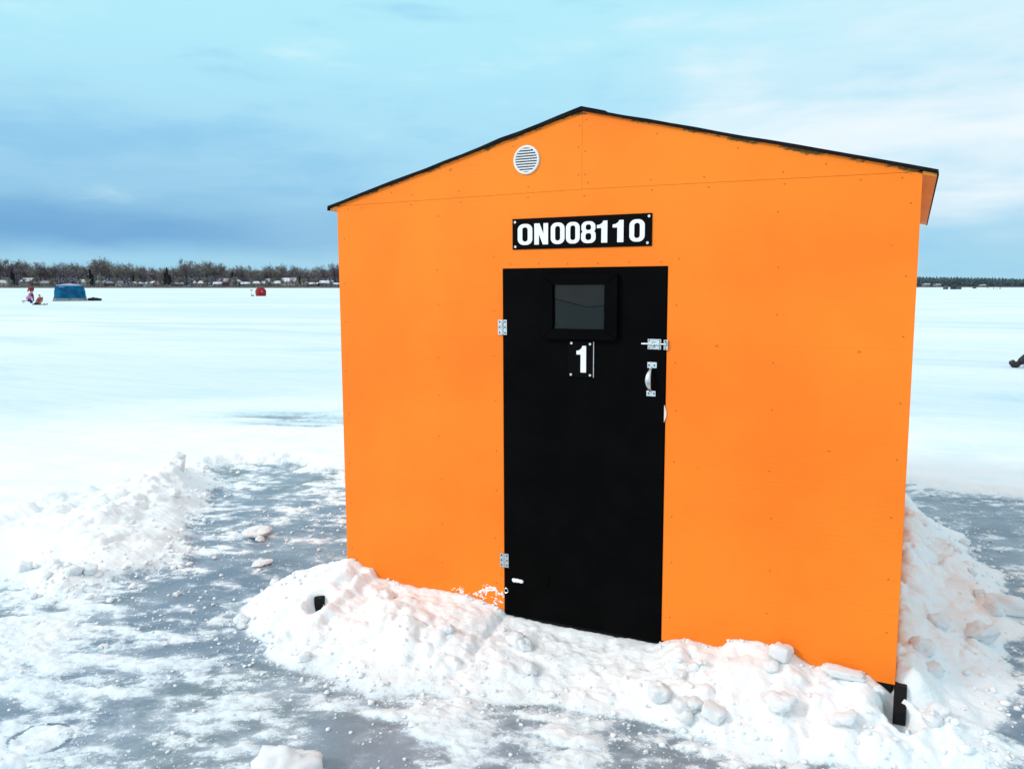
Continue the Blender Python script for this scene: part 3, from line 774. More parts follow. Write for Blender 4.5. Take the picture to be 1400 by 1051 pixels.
# snow stuck on the painted wall and on the door
M['snow_thin'] = simple('frost_smear', (.93,.95,.96), .8, var=.03, spec=.2)
def stuck(name, lab, pts, mat=M['snow_thin'], par=None):
    mb = bmesh.new()
    for (x, y, z, sx, sy, sz_) in pts:
        r_ = bmesh.ops.create_icosphere(mb, subdivisions=3, radius=1)
        for v_ in r_['verts']:
            n_ = 1+.28*mnoise.noise(v_.co*1.7+Vector((x*40, z*40, 0)))+.12*mnoise.noise(v_.co*4+Vector((x*40, 0, z*31)))
            v_.co = Vector((v_.co.x*sx*n_+x, min(v_.co.y*sy*n_, .5*sy)+y, v_.co.z*sz_*n_+z))
    me = bpy.data.meshes.new(name); mb.to_mesh(me); mb.free()
    return tag(link(name, me, mat, None, True), lab, 'snow patch')
stuck('snow_patch', 'small ridge of white snow caught on the lower left of the black door', [(.915, dy-.004, .281, .012,.006,.009), (.930, dy-.004, .282, .014,.007,.0085), (.947, dy-.004, .281, .012,.006,.008)])
random.seed(5)
pp = []
cl_ = [(random.uniform(.63, .85), .165+.065*random.random()**1.3) for _ in range(9)]
for i in range(150):
    cx, cz = random.choice(cl_); x = cx+random.gauss(0, .016); z = cz+random.gauss(0, .006)
    if x < .858: pp.append((x, -.0005, z, random.uniform(.0012,.0075), .0015, random.uniform(.001,.0038)))
stuck('snow_patch', 'crumbly snow smeared on the orange wall left of the door', pp)

# --------------------------------------------------------- people
SK = simple('skin_tone', (.45,.27,.20), .6, var=.05)
def skin(name, verts, edges, rads, mat, parent, sub=1):
    me = bpy.data.meshes.new(name); me.from_pydata(verts, edges, [])
    o = bpy.data.objects.new('tmp', me); COL.objects.link(o)
    md = o.modifiers.new('s', 'SKIN'); o.modifiers.new('d', 'SUBSURF').levels = sub
    o.modifiers['d'].render_levels = sub
    for sv, r_ in zip(me.skin_vertices[0].data, rads): sv.radius = (r_, r_) if not isinstance(r_, tuple) else r_
    me.skin_vertices[0].data[0].use_root = True
    dg = bpy.context.evaluated_depsgraph_get(); dg.update()
    out_ = bpy.data.meshes.new_from_object(o.evaluated_get(dg)); out_.name = name
    bpy.data.objects.remove(o); bpy.data.meshes.remove(me)
    out_.materials.clear(); out_.materials.append(mat)
    return link(name, out_, None, parent, True)

def person(loc, rz, lab, J, jacket, trousers, boots, hat, hood=False, group=None):
    """J: joints in local metres (x = facing direction)"""
    p = empty('person', loc, rz); tag(p, lab, 'person', group)
    j = lambda *n: [J[k] for k in n]
    names = ['pelvis','chest','neck','head','crown','shl','ell','hal','shr','elr','har','knl','anl','tol','knr','anr','tor']
    idx = {n: i for i, n in enumerate(names)}
    E_ = [('pelvis','chest'),('chest','neck'),('neck','head'),('head','crown'),('chest','shl'),('shl','ell'),('ell','hal'),('chest','shr'),('shr','elr'),('elr','har'),('pelvis','knl'),('knl','anl'),('anl','tol'),('pelvis','knr'),('knr','anr'),('anr','tor')]
    rad = dict(pelvis=.13,chest=.14,neck=.055,head=.095,crown=.07,shl=.065,ell=.045,hal=.035,shr=.065,elr=.045,har=.035,knl=.06,anl=.035,tol=.02,knr=.06,anr=.035,tor=.02)
    skin('body', [J[n] for n in names], [(idx[a], idx[b]) for a, b in E_], [rad[n] for n in names], SK, p)
    def sub(name, chain_pts, ed, rd, mat): return skin(name, chain_pts, ed, rd, mat, p)
    mixp = lambda a, b, k: tuple(np.array(J[a])*(1-k)+np.array(J[b])*k)
    sub('jacket', [J['pelvis'], J['chest'], mixp('chest','neck',.8), J['shl'], J['ell'], mixp('ell','hal',.85), J['shr'], J['elr'], mixp('elr','har',.85)],
        [(0,1),(1,2),(1,3),(3,4),(4,5),(1,6),(6,7),(7,8)], [.175,.185,.10,.095,.075,.06,.095,.075,.06], jacket)
    sub('trousers', [J['pelvis'], J['knl'], mixp('knl','anl',.85), J['knr'], mixp('knr','anr',.85)], [(0,1),(1,2),(0,3),(3,4)], [.165,.095,.08,.095,.08], trousers)
    for s in 'lr':
        sub('boot', [mixp('kn'+s,'an'+s,.75), J['an'+s], J['to'+s]], [(0,1),(1,2)], [.075,.075,.058], boots)
    hd = np.array(J['head'])
    if hood: sub('hood', [J['neck'], tuple(hd+(-.02,0,.02)), tuple(np.array(J['crown'])+(-.03,0,.02))], [(0,1),(1,2)], [.10,.135,.09], hat)
    else: sub('hat', [tuple(np.array(J['head'])*.35+np.array(J['crown'])*.65), tuple(np.array(J['crown'])+(-.01,0,.05))], [(0,1)], [.112,.085], hat)
    return p
def stand(h=1.7, lean=0, step=.12):
    k = h/1.7
    J = dict(pelvis=(0,0,.92),chest=(lean*.5,0,1.26),neck=(lean*.8,0,1.46),head=(lean+.03,0,1.56),crown=(lean+.02,0,1.63),shl=(lean*.7,.19,1.38),ell=(lean+.05,.27,1.14),hal=(lean+.18,.25,.98),
             shr=(lean*.7,-.19,1.38),elr=(lean+.05,-.27,1.14),har=(lean+.20,-.22,1.0),knl=(step+.03,.11,.50),anl=(step,.12,.08),tol=(step+.14,.13,.05),knr=(-step+.05,-.11,.50),anr=(-step,-.12,.08),tor=(-step+.14,-.13,.05))
    return {n: tuple(c*k for c in v_) for n, v_ in J.items()}
def sit(seat=.40, k=1.0, lean=.1, legs=.0):
    s = seat
    J = dict(pelvis=(0,0,s+.12),chest=(lean*.6,0,s+.45),neck=(lean,0,s+.64),head=(lean+.06,0,s+.75),crown=(lean+.05,0,s+.82),shl=(lean*.9,.19,s+.56),ell=(lean+.10,.26,s+.33),hal=(lean+.30,.18,s+.26),
             shr=(lean*.9,-.19,s+.56),elr=(lean+.10,-.26,s+.33),har=(lean+.30,-.18,s+.26),knl=(.42,.13,s*.75+.14),anl=(.50+legs,.14,.08),tol=(.63+legs,.15,.06),knr=(.42,-.13,s*.75+.14),anr=(.46+legs,-.14,.08),tor=(.59+legs,-.15,.06))
    return {n: tuple(c*k for c in v_) for n, v_ in J.items()}
camrz = math.atan2(RT.y, RT.x)          # local x along camera-right
red = simple('red_suit', (.24,.006,.010), .7, var=.2); dkred = simple('dark_red_trousers', (.16,.012,.025), .75)
pink = simple('pink_jacket', (.60,.22,.42), .7, var=.2); navy = simple('navy_trousers', (.018,.012,.07), .7)
orng = simple('orange_red_coat', (.40,.040,.018), .7, var=.2); dark = simple('dark_cloth', (.014,.013,.018), .75); brown = simple('dark_brown_boot', (.016,.009,.008), .6)
grey = simple('grey_cloth', (.22,.22,.23), .8)
person(bearing(42.5, 83.5), camrz+math.pi*.85, 'person in a red snowsuit with the hood up standing left of the blue tent', stand(1.72, .05, .06), red, dkred, dark, red, hood=True)
pk = sit(.28, .85, .30, -.05)
person(bearing(35.0, 73.2), camrz+.25, 'person in a pink jacket and navy trousers crouched low on a dark stool', pk, pink, navy, navy, grey, hood=True)
person(bearing(54.2, 67.2), camrz+math.pi*.92, 'person in an orange red coat and black hat sitting on a dark sled', sit(.10, .92, .05, .1), orng, dark, dark, dark)
st = empty('camp_stool', bearing(35.8, 73.3), camrz+.25); tag(st, 'low dark camp stool with long seat under the person in pink', 'stool')
MB().box(-.40, .40, -.2, .2, .24, .29).build('seat', dark, st, bevel=.015)
for sx in (-.33, .33):
    for sy in (-.15, .15): MB().tube([(sx, sy, 0), (sx*.9, sy, .24)], .018, 8).build('leg', dark, st)
def sled(loc, rz, lab, L=1.1, Wd=.45, H=.16, gear=False):
    s = empty('sled', loc, rz); tag(s, lab, 'sled')
    mb = MB(); vs = []; fs = []; n = 10
    for i in range(n+1):
        k = i/n; x = -L/2+L*k; up = .22*max(0, k-.8)**1.5*4
        for (y, z) in ((-Wd/2,H),(-Wd/2*.85,.02),(0,0),(Wd/2*.85,.02),(Wd/2,H),(Wd/2*.9,H),(Wd/2*.78,.04),(0,.025),(-Wd/2*.78,.04),(-Wd/2*.9,H)): vs.append((x, y*(1-.35*max(0,k-.75)), z+up))
    for i in range(n):
        for a in range(10): fs.append((i*10+a, i*10+(a+1) % 10, (i+1)*10+(a+1) % 10, (i+1)*10+a))
    fs += [tuple(range(10)), tuple(n*10+a for a in range(9, -1, -1))]
    mb.add(vs, fs).build('tub', dark, s)
    if gear:
        bm = bmesh.new()
        for (x, z, r_) in ((-.42,.20,.20),(-.10,.26,.22),(.22,.22,.21),(.48,.20,.17)):
            rr2 = bmesh.ops.create_icosphere(bm, subdivisions=3, radius=r_)
            for v_ in rr2['verts']: v_.co = v_.co*(1+.25*mnoise.noise(v_.co*5+Vector((x,0,0)))); v_.co.x = v_.co.x*1.3+x; v_.co.z = v_.co.z*.75+z
        me = bpy.data.meshes.new('gear_bags'); bm.to_mesh(me); bm.free(); link('gear_bags', me, simple('gear_bags', (.02,.022,.04), .8, var=.4), s, True)
    return s
sled(bearing(53.0, 66.9), camrz, 'low dark sled under the person in the orange red coat', 1.05, .5, .1)
sled(bearing(128.5, 85.5), camrz+.4, 'dark sled piled with bags on the snow right of the blue tent', 1.2, .6, .2, True)

# seated person at the right edge, only a boot reaches into view
seat_p = bearing(1390, 15.05)
base = seat_p + RT*.86
J = sit(.38, 1.0, .1, .08)
J.update(anl=(.80,.02,.085), tol=(.885,.03,.20), knl=(.40,.06,.42))
J.update(anr=(.34,-.22,.08), tor=(.47,-.23,.05), hal=(.28,.14,.55), har=(.28,-.14,.55))
person(base, camrz+math.pi, 'person in dark clothing sitting low at the right edge with one boot stretched out', J, dark, dark, brown, dark)
bk = empty('bucket', base); tag(bk, 'dark bucket used as a seat by the person at the right edge', 'bucket')
MB().tube([(0,0,0),(0,0,.36)], [.13,.15], 20).build('pail', dark, bk); MB().tube([(0,0,.36),(0,0,.385)], [.16,.155], 20).build('lid', dark, bk)

# --------------------------------------------------------- tents
def tent(loc, rz, lab, prof, roof_h, mats, nseg=6, bulge=.12, group=None, door=True):
    t_ = empty('pop_up_tent', loc, rz); tag(t_, lab, 'tent', group)
    def square(hw, bul, z, n=nseg):
        out = []
        for s in range(4):
            for i in range(n):
                k = i/n*2-1; b_ = hw+bul*(1-k*k)
                x, y = k*hw, -b_
                a = s*math.pi/2; out.append((x*math.cos(a)-y*math.sin(a), x*math.sin(a)+y*math.cos(a), z))
        return out
    n4 = nseg*4
    def loft(rings, cap=None):
        vs = [v_ for r_ in rings for v_ in r_]; fs = []
        for i in range(len(rings)-1):
            for k in range(n4): fs.append((i*n4+k, i*n4+(k+1) % n4, (i+1)*n4+(k+1) % n4, (i+1)*n4+k))
        if cap is not None:
            vs.append(cap); c = len(vs)-1; b_ = (len(rings)-1)*n4
            for k in range(n4): fs.append((b_+k, b_+(k+1) % n4, c))
        return MB().add(vs, fs)
    sk_, body = prof
    loft([square(h_, b_, z) for h_, b_, z in sk_]).build('skirt', mats[2], t_, True)
    w = loft([square(h_, b_, z) for h_, b_, z in body]).build('wall', mats[0], t_, True)
    top = body[-1]
    loft([square(top[0]+.004, top[1], top[2]-.01), square(top[0]*.55, 0, top[2]+roof_h*.55)], (0, 0, top[2]+roof_h)).build('roof', mats[1], t_, True)
    return t_, w
blue = simple('blue_tent_cloth', (.004,.098,.20), .8, var=.35, scale=2, bump=.3, bscale=4, spec=.1); blue_top = simple('frosted_roof_cloth', (.30,.33,.48), .7)
skirtm = simple('grey_tent_skirt', (.20,.22,.22), .8, var=.3, scale=3); lblue = simple('light_blue_print', (.10,.30,.62), .6); dblue = simple('dark_blue_cloth', (.008,.06,.17), .7)
tb, tw = tent(bearing(95.0, 85.0), camrz+.47, 'large blue pop up ice tent with grey skirt on the open lake', ([(1.92,0,.0),(1.84,.02,.14),(1.77,.03,.36)], [(1.78,.04,.34),(1.62,.12,.55),(1.52,.20,1.0),(1.50,.12,1.35),(1.53,.02,1.62)]), .25, (blue, blue_top, skirtm))
tb.scale = (.84, .84, 1.0)
# zipped door arc, name strip and window flaps on the front face
dv = [(.62*math.cos(a*math.pi/12), .30+1.05*math.sin(a*math.pi/12)) for a in range(13)]
def drape(poly, off): return [(x+.15, off, z) for x, z in poly]
arc = [(x+.2, -1.60-.20*(1-((x+.2)/1.5)**2)*math.sin(min(z,1.6)/1.62*math.pi*.8)-.06, z) for x, z in dv]
MB().tube(arc, .035, 6).build('door_zip', dblue, tb)
MB().tube([(-1.5,-1.62,1.55),(0.1,-1.76,.95),(1.5,-1.60,.55)], .03, 6).build('guy_seam', dblue, tb)
MB().box(-1.15,-.55,-1.66,-1.63,1.44,1.52).build('print_strip', lblue, tb)
rd = simple('red_tent_cloth', (.27,.005,.012), .8, var=.3, scale=2); rdd = simple('dark_red_cloth', (.13,.005,.03), .7)
tr_, tw = tent(bearing(356.2, 127.5), camrz+.5, 'small red rounded pop up ice tent on the lake left of the hut', ([(.66,0,0),(.64,.02,.06),(.63,.03,.14)], [(.64,.04,.12),(.68,.12,.5),(.66,.14,.85),(.58,.12,1.1),(.42,.10,1.28)]), .12, (rd, rd, rdd), bulge=.1)
MB().box(-.12,.10,-.90,-.84,.62,.90).build('emblem', simple('pale_red_print', (.62,.12,.14), .6), tr_)
au = empty('ice_auger', bearing(343.6, 128.5), camrz); tag(au, 'black hand auger standing upright beside the red tent', 'auger')
MB().tube([(0,0,.2),(0,0,1.0)], .025, 8).build('shaft', simple('steel_grey', (.3,.3,.32), .4, .8), au)
MB().tube([(-.18,0,.98),(0,0,.92),(.18,0,.98)], .06, 8).build('handle', dark, au)
MB().tube([(.12,0,.0),(.12,0,.08),(.12,0,.22)], [.32,.30,.12], 14).build('base', dark, au)
# faraway shelters and people on the right
shelt = simple('far_shelter_blue', (.05,.075,.11), .7, var=.25); shd = simple('far_shelter_dark', (.015,.017,.026), .7, var=.3)
for px_, dep, w_, h_, mt, lab in ((1293, 398, .85, 1.9, shelt, 'grey blue square ice shelter far out, leftmost beyond the hut right side'), (1303.5, 400, 1.0, 2.0, shd, 'near black ice shelter far out between two bluish ones'), (1311, 404, .9, 1.6, simple('far_shelter_teal', (.03,.06,.08), .7), 'dark teal ice shelter touching the black one far out right'), (1332.5, 560, .9, 1.1, shd, 'tiny dark shelter alone between the shelters and the far anglers')):
    tent(bearing(px_, dep), camrz+.3, lab, ([(w_,0,0),(w_*.97,.02,.2)], [(w_*.96,.03,.18),(w_*.9,.12,h_*.5),(w_*.84,.03,h_*.85)]), h_*.18, (mt, mt, mt), nseg=4)
person(bearing(1358.6, 395), camrz, 'far off dark dressed angler standing on the lake, left of two', stand(1.75, .05), dark, dark, dark, dark)
person(bearing(1367.6, 400), camrz+2, 'far off dark dressed angler standing on the lake, right of two', stand(1.72, 0), shd, shd, dark, dark)
sled(bearing(1363, 396), camrz, 'low dark sled on the snow between the two far off anglers', 1.3, .5, .15)
person(bearing(1350.2, 520), camrz+1, 'tiny dark figure farthest out on the lake at the right', stand(1.7, 0), shd, shd, dark, dark)

# --------------------------------------------------------- far shores
m, nt, out = newmat('shore_ground'); g = N(nt); v = g.coords('Object')
nt.links.new(g.bsdf(g.mix(g.maprange(g.noise(v, .12, 5, .7), .50, .68), (.075,.060,.055), (.30,.29,.30)), .9), out.inputs[0]); M['shore'] = m
def shore(name, pa, pb, d0, d1, hgt, n=60):
    vs = []; fs = []
    rows = ((0, -.05), (3, .45*hgt), (10, .7*hgt), (40, hgt), (d1-d0, hgt*1.3))
    for i in range(n+1):
        px_ = pa+(pb-pa)*i/n; jj = random.uniform(-4, 4)
        for off, z in rows:
            p = bearing(px_, d0+off+jj*(off < 30)); vs.append((p.x, p.y, z*random.uniform(.85, 1.15) if z > 0 else z))
    k = len(rows)
    for i in range(n):
        for j in range(k-1): fs.append((i*k+j, (i+1)*k+j, (i+1)*k+j+1, i*k+j+1))
    tag(MB().add(vs, fs).build(name, M['shore'], None, True), kind='structure')
random.seed(31)
shore('shore_land', -140, 700, 705, 1000, 1.5, 110)
shore('far_shore_land', 1130, 1540, 1050, 1500, 1.5, 60)

def sliver_cloud(n, pfun, lfun, wfun, up=.8):
    """n thin twig-like triangles"""
    P = pfun(n); L = lfun(n); Wd = wfun(n)
    d = rng.normal(0, 1, (n, 3)); d[:, 2] = np.abs(d[:, 2])+up; d /= np.linalg.norm(d, axis=1)[:, None]
    s = np.cross(d, rng.normal(0, 1, (n, 3))); s /= np.linalg.norm(s, axis=1)[:, None]
    a = P-s*Wd[:, None]/2; b = P+s*Wd[:, None]/2; c = P+d*L[:, None]
    V = np.stack([a, b, c], 1).reshape(-1, 3); F_ = np.arange(n*3).reshape(-1, 3)
    return V, F_
def tri_mesh(name, V, F_, mat):
    me = bpy.data.meshes.new(name)
    me.vertices.add(len(V)); me.vertices.foreach_set('co', V.astype(np.float32).ravel())
    me.loops.add(F_.size); me.loops.foreach_set('vertex_index', F_.ravel().astype(np.int32))
    me.polygons.add(len(F_)); me.polygons.foreach_set('loop_start', np.arange(0, F_.size, 3, dtype=np.int32))
    me.update(calc_edges=True); me.materials.append(mat); return me
TW = [simple('bare_twigs_olive', (.20,.19,.155), .9, var=.25, scale=.3), simple('bare_twigs_grey', (.18,.172,.172), .9, var=.25, scale=.3), simple('bare_twigs_mauve', (.15,.125,.14), .9, var=.25, scale=.3)]
BK = simple('bark_grey_brown', (.075,.065,.062), .9); CON = simple('conifer_dark', (.012,.02,.022), .9, var=.3, scale=.5)
TREES = []
def bare_tree(seed, H, Rr, mat):
    random.seed(seed)
    r_ = empty('bare_tree'); tk = MB()
    tk.tube([(0,0,-.5),(random.uniform(-.3,.3),0,H*.3),(random.uniform(-.5,.5),0,H*.62),(random.uniform(-.6,.6),0,H*.9)], [H*.016,H*.013,H*.008,H*.002], 6)
    tips = []
    for i in range(11):
        a = random.uniform(0, 6.28); z = H*random.uniform(.28, .62); l = Rr*random.uniform(.6, 1.0); up = random.uniform(.5, 1.1)
        q = [(0,0,z), (math.cos(a)*l*.45, math.sin(a)*l*.45, z+l*up*.5), (math.cos(a)*l, math.sin(a)*l, min(H*.93, z+l*up*1.2))]
        tk.tube(q, [H*.007,H*.005,H*.0015], 4); tips += [q[1], q[2], q[2]]
    tips += [(0,0,H*.8), (0,0,H*.9), (0,0,H*.7)]
    tk.build('trunk', BK, r_)
    T = np.array(tips)
    def pf(n):
        k = rng.integers(0, len(T), n); return T[k]+rng.normal(0, 1, (n, 3))*np.array([Rr*.21, Rr*.21, H*.055])
    V, F_ = sliver_cloud(1000, pf, lambda n: rng.uniform(.7, 2.4, n), lambda n: rng.uniform(.18, .55, n), .6)
    o = link('crown', tri_mesh('crown', V, F_, mat), None, r_)
    return r_
def conifer(seed, H, Rr, name='conifer_tree'):
    random.seed(seed); r_ = empty(name); MB().tube([(0,0,-.5),(0,0,H*.9)], [H*.018,.03], 6).build('trunk', BK, r_)
    def pf(n):
        t_ = rng.random(n)**.8; a = rng.uniform(0, 6.28, n); rad = Rr*(1-t_)*np.sqrt(rng.random(n))
        return np.stack([rad*np.cos(a), rad*np.sin(a), H*(.06+.9*t_)], 1)
    V, F_ = sliver_cloud(420, pf, lambda n: rng.uniform(.5, 1.5, n), lambda n: rng.uniform(.4, 1.0, n), .1)
    link('crown', tri_mesh('crown', V, F_, CON), None, r_); return r_
bt = [bare_tree(100+i, 22, random.uniform(4.8, 6.6), TW[i % 3]) for i in range(7)]
cn = [conifer(200+i, 14, 2.9) for i in range(3)]
used = set()
def put_tree(protos, i, loc, sc_, lab, cat, grp):
    pr = protos[i % len(protos)]
    o = pr if id(pr) not in used else copy_tree(pr)
    used.add(id(pr)); o.location = loc; o.scale = (sc_[0], sc_[0], sc_[1]); o.rotation_euler = (0, 0, random.uniform(0, 6.28)); tag(o, lab, cat, grp)
# skyline of the left shore: column -> top row in the photo
SKY = [(-60,356),(0,351),(8,355),(14,361),(22,357),(36,356),(46,362),(60,361),(72,363),(80,359),(92,361),(108,358),(118,366),(126,357),(138,354),(146,351.5),(154,360),(168,360),(178,361),(190,364),(205,365),(222,367),(240,364),(250,359),(262,357),(272,360),(285,357),(296,361),(306,360),(318,365),(330,363),(345,365),(356,368),(368,362),(376,365),(386,362),(398,362),(410,367),(424,366),(436,363),(446,364),(460,362),(480,363),(520,366),(640,368),(720,372)]
sx_, sy_ = zip(*SKY)
random.seed(77)
LABS = ('bare olive grey tree reaching the skyline of the far shore left of the hut', 'bare grey tree reaching the skyline of the far shore left of the hut', 'bare mauve brown tree reaching the skyline of the far shore left of the hut')
i = 0; px_ = -50
while px_ < 560:
    dep = random.uniform(780, 850)
    top = np.interp(px_, sx_, sy_)+random.uniform(-1.8, 1.6)
    H = (391.5-top)*dep/FPX-2.5+1.5648
    k = H/22
    put_tree(bt, i, bearing(px_, dep, 2.4), (k*random.uniform(.85, 1.15), k), LABS[(i % 7) % 3], 'tree', 'bare trees on the far shore')
    i += 1; px_ += random.uniform(4.2, 7.5)
random.seed(78)
for n_, (c_, h_) in enumerate(((17,13),(19.5,11),(124,15),(127,11),(226,12),(229,16.5),(233,10),(318,13),(322,10),(371,9),(16,9),(183,10),(255,10),(410,9))):
    put_tree(cn, n_, bearing(c_, 752+random.uniform(-8, 14), 2), (h_/14*1.05, h_/14), 'small dark conifer between the houses on the far shore', 'tree', 'conifers among the far houses')
random.seed(79)
px_ = -40
while px_ < 470:
    k = random.uniform(.34, .52)
    put_tree(bt, i, bearing(px_, random.uniform(728, 756), .8), (k*random.uniform(.8, 1.1), k), 'small bare tree standing in front of the far houses on the left shore', 'tree', 'small bare trees in front of the far houses')
    i += 1; px_ += random.uniform(8, 22)
# understorey wood: one mass
def mass(name, pa, pb, d0, d1, n, hf, lf, wf, mat, lab, up=.9):
    def pf(m_):
        c_ = rng.uniform(pa, pb, m_); d = rng.uniform(d0, d1, m_)
        X = CAMP.x+FWD.x*d+RT.x*(c_-700)/FPX*d*math.cos(PITCH); Y = CAMP.y+FWD.y*d+RT.y*(c_-700)/FPX*d*math.cos(PITCH)
        return np.stack([X, Y, hf(c_, m_)], 1)
    V, F_ = sliver_cloud(n, pf, lf, wf, up)
    tag(link(name, tri_mesh(name, V, F_, mat)), lab, kind='stuff')
HM = simple('hazed_understorey', (.17,.14,.18), .95, var=.35, scale=.05)  # blue-mauve of distance haze put into the colour, no air built
mass('far_wood', -130, 690, 800, 900, 52000, lambda c_, m_: 2+rng.random(m_)**.9*((391.5-np.interp(c_, sx_, sy_))*.47), lambda m_: rng.uniform(1.2, 3.2, m_), lambda m_: rng.uniform(.4, 1.1, m_), HM, 'mauve brown mass of bare woodland behind the shore houses')
mass('shore_shrubs', -130, 690, 728, 790, 12000, lambda c_, m_: .6+rng.random(m_)**1.5*4.2*(.5+.5*np.sin(c_*.9)*np.sin(c_*.37+1)), lambda m_: rng.uniform(.6, 1.6, m_), lambda m_: rng.uniform(.3, .8, m_), simple('brown_shrubs', (.10,.085,.085), .95, var=.4, scale=.1), 'low brown shrubs between the houses along the shoreline')
mass('shore_reeds', -130, 690, 701, 706, 5000, lambda c_, m_: rng.random(m_)*.5, lambda m_: rng.uniform(.4, 1.0, m_), lambda m_: rng.uniform(.4, .9, m_), simple('brown_reeds', (.085,.065,.055), .95, var=.3, scale=.1), 'brown reed fringe at the foot of the far shore')
# right forest
FM = simple('hazed_conifer_green', (.075,.125,.14), .95, var=.25, scale=.05)  # fading with distance is mixed into this base colour
def rf(c_, m_): return 1.2+rng.random(m_)**.85*((391.5-np.interp(c_, (1120,1255,1300,1350,1400,1540), (380,378.6,379.6,380.3,381.6,384)))*1.02)*(.84+.16*np.sin(c_*2.1)*np.sin(c_*.77))
mass('conifer_forest', 1120, 1540, 1080, 1240, 42000, rf, lambda m_: rng.uniform(1.2, 3.0, m_), lambda m_: rng.uniform(.9, 2.0, m_), FM, 'dark green conifer forest along the far right shore', 1.6)
FS = simple('roof_snow', (.55,.58,.62), .8, var=.45, scale=.5); DW = simple('dark_window', (.02,.022,.028), .3)
WALLC = {}
def wallmat(c): 
    if c not in WALLC: WALLC[c] = simple('painted_siding', c, .8, var=.12, scale=.6)
    return WALLC[c]
def house(pxc, wpx, hpx, wall, lab, dep=762, roof='snow', gable=False, rz=None, storeys=1, zb=1.0):
    mp = dep/FPX; w_ = wpx*mp; H = hpx*mp; dp = random.uniform(7, 10); rz_ = camrz+(rz if rz is not None else random.uniform(-.25, .25))
    h_ = empty('lakeside_house', bearing(pxc, dep, zb), rz_); tag(h_, lab, 'house')
    wl = H*.60; rm = FS if roof == 'snow' else wallmat(roof); wm = wallmat(wall); o = .4; th = .35
    if not gable:
        MB().prism_x([(-dp/2,-2),(dp/2,-2),(dp/2,wl),(0,H-.35),(-dp/2,wl)], -w_/2, w_/2).build('wall', wm, h_)
        rf_ = MB()
        for s in (-1, 1): rf_.prism_x([(s*(dp/2+o), wl-(H-wl)*o/(dp/2)), (0, H-.3), (0, H-.3+th), (s*(dp/2+o), wl-(H-wl)*o/(dp/2)+th)], -w_/2-o, w_/2+o)
    else:
        MB().prism_y([(-w_/2,-2),(w_/2,-2),(w_/2,wl),(0,H-.35),(-w_/2,wl)], -dp/2, dp/2).build('wall', wm, h_)
        rf_ = MB()
        for s in (-1, 1): rf_.prism_y([(s*(w_/2+o), wl-(H-wl)*o/(w_/2)), (0, H-.3), (0, H-.3+th), (s*(w_/2+o), wl-(H-wl)*o/(w_/2)+th)], -dp/2-o, dp/2+o)
    ro = rf_.build('roof', rm, h_)
    if w_ > 9: MB().box(w_*.18, w_*.18+.8, .3, 1.1, H-.9, H+.7).build('chimney', wallmat((.16,.11,.10)), ro)
    nw = max(2, int(w_/3.2))
    for s in range(storeys):
        for k in range(nw):
            x = -w_/2+(k+.5)*w_/nw; z = wl*(s+.42)/storeys
            MB().box(x-.55, x+.55, -dp/2-.06, -dp/2+.05, z-.5, z+.6).build('window', DW, h_)
random.seed(91)
gr, be, wh, dk = (.22,.23,.22), (.34,.31,.26), (.55,.56,.57), (.085,.085,.095)
house(9,18,9,(.30,.29,.25),'long low beige house with grey white roof at the far left of the shore',roof=(.42,.44,.46))
house(39.5,15,12,(.17,.21,.20),'tall grey green house with pale roof behind the person in the red snowsuit',roof=(.40,.43,.45),storeys=2)
house(53.5,9,8,(.17,.14,.12),'small brown grey house just right of the person in the red snowsuit',roof=(.14,.13,.13))
house(65,11,8,(.20,.20,.20),'grey house with grey roof just left of the blue tent',roof=(.25,.26,.27))
house(119,17,10,(.28,.30,.24),'olive house with bright snowy roof at the right shoulder of the blue tent',gable=False)
house(140,12,9,(.24,.23,.22),'grey brown house second to the right of the blue tent',roof=(.22,.21,.22))
house(153,12,7.5,dk,'low near black house left of the one with a pale front',roof=(.20,.20,.22))
house(166,13,8,(.46,.46,.46),'house with a pale grey front midway between the blue tent and red tent',roof=(.17,.16,.17))
house(187,11,7,(.18,.18,.19),'small dark grey house with patchy snow roof left of the tall conifer',gable=True)
house(207,10,7.5,wh,'white walled little house with snowy roof left of the tall conifer')
house(218.5,9,8.5,be,'beige gabled house directly beside the tall conifer',gable=True,roof=(.20,.18,.17))
house(243,16,6,(.21,.205,.20),'long low grey house just right of the tall conifer',roof=(.23,.23,.24))
house(273.5,14,8,be,'beige house with a half snowy roof midway along the shore')
house(298,10,6.5,(.24,.26,.28),'low shed with bright snowy roof left of the dark red house',dep=745)
house(307,12,11.5,(.13,.035,.045),'tall dark red house on the far shore',roof=(.34,.34,.36),storeys=2)
house(321,14,12,(.23,.22,.21),'tall grey house with white gable right of the dark red house',gable=True,storeys=2)
house(337,13,6.5,(.22,.28,.30),'teal grey bungalow with long snowy roof behind the auger')
house(353,17,7.5,(.36,.33,.29),'beige house with bright snowy roof behind the red tent',rz=.35)
house(367,8,11,(.15,.13,.14),'narrow dark house with high snowy roof right of the red tent',gable=True,storeys=2,dep=775)
house(378,12,8,(.21,.23,.20),'grey green house second to the right of the red tent')
house(395.5,19,12,(.30,.29,.25),'big two storey beige house with snowy roofs between red tent and hut',storeys=2)
house(413.5,15,9,(.31,.30,.27),'beige gabled house right of the big two storey house',gable=True,roof=(.25,.24,.24))
house(430,11,6,(.09,.10,.12),'low dark house with snowy roof, third from the orange hut')
house(446.5,17,8.5,(.20,.20,.20),'grey house with snowy roof, second from the orange hut')
house(461,8,5.5,(.30,.31,.33),'little snowy roofed shed next to the left edge of the orange hut',dep=745)
house(1266,6,2.6,(.20,.22,.24),'white roofed cottage at the forest edge nearest the right side of the hut',dep=1068,zb=2.5)
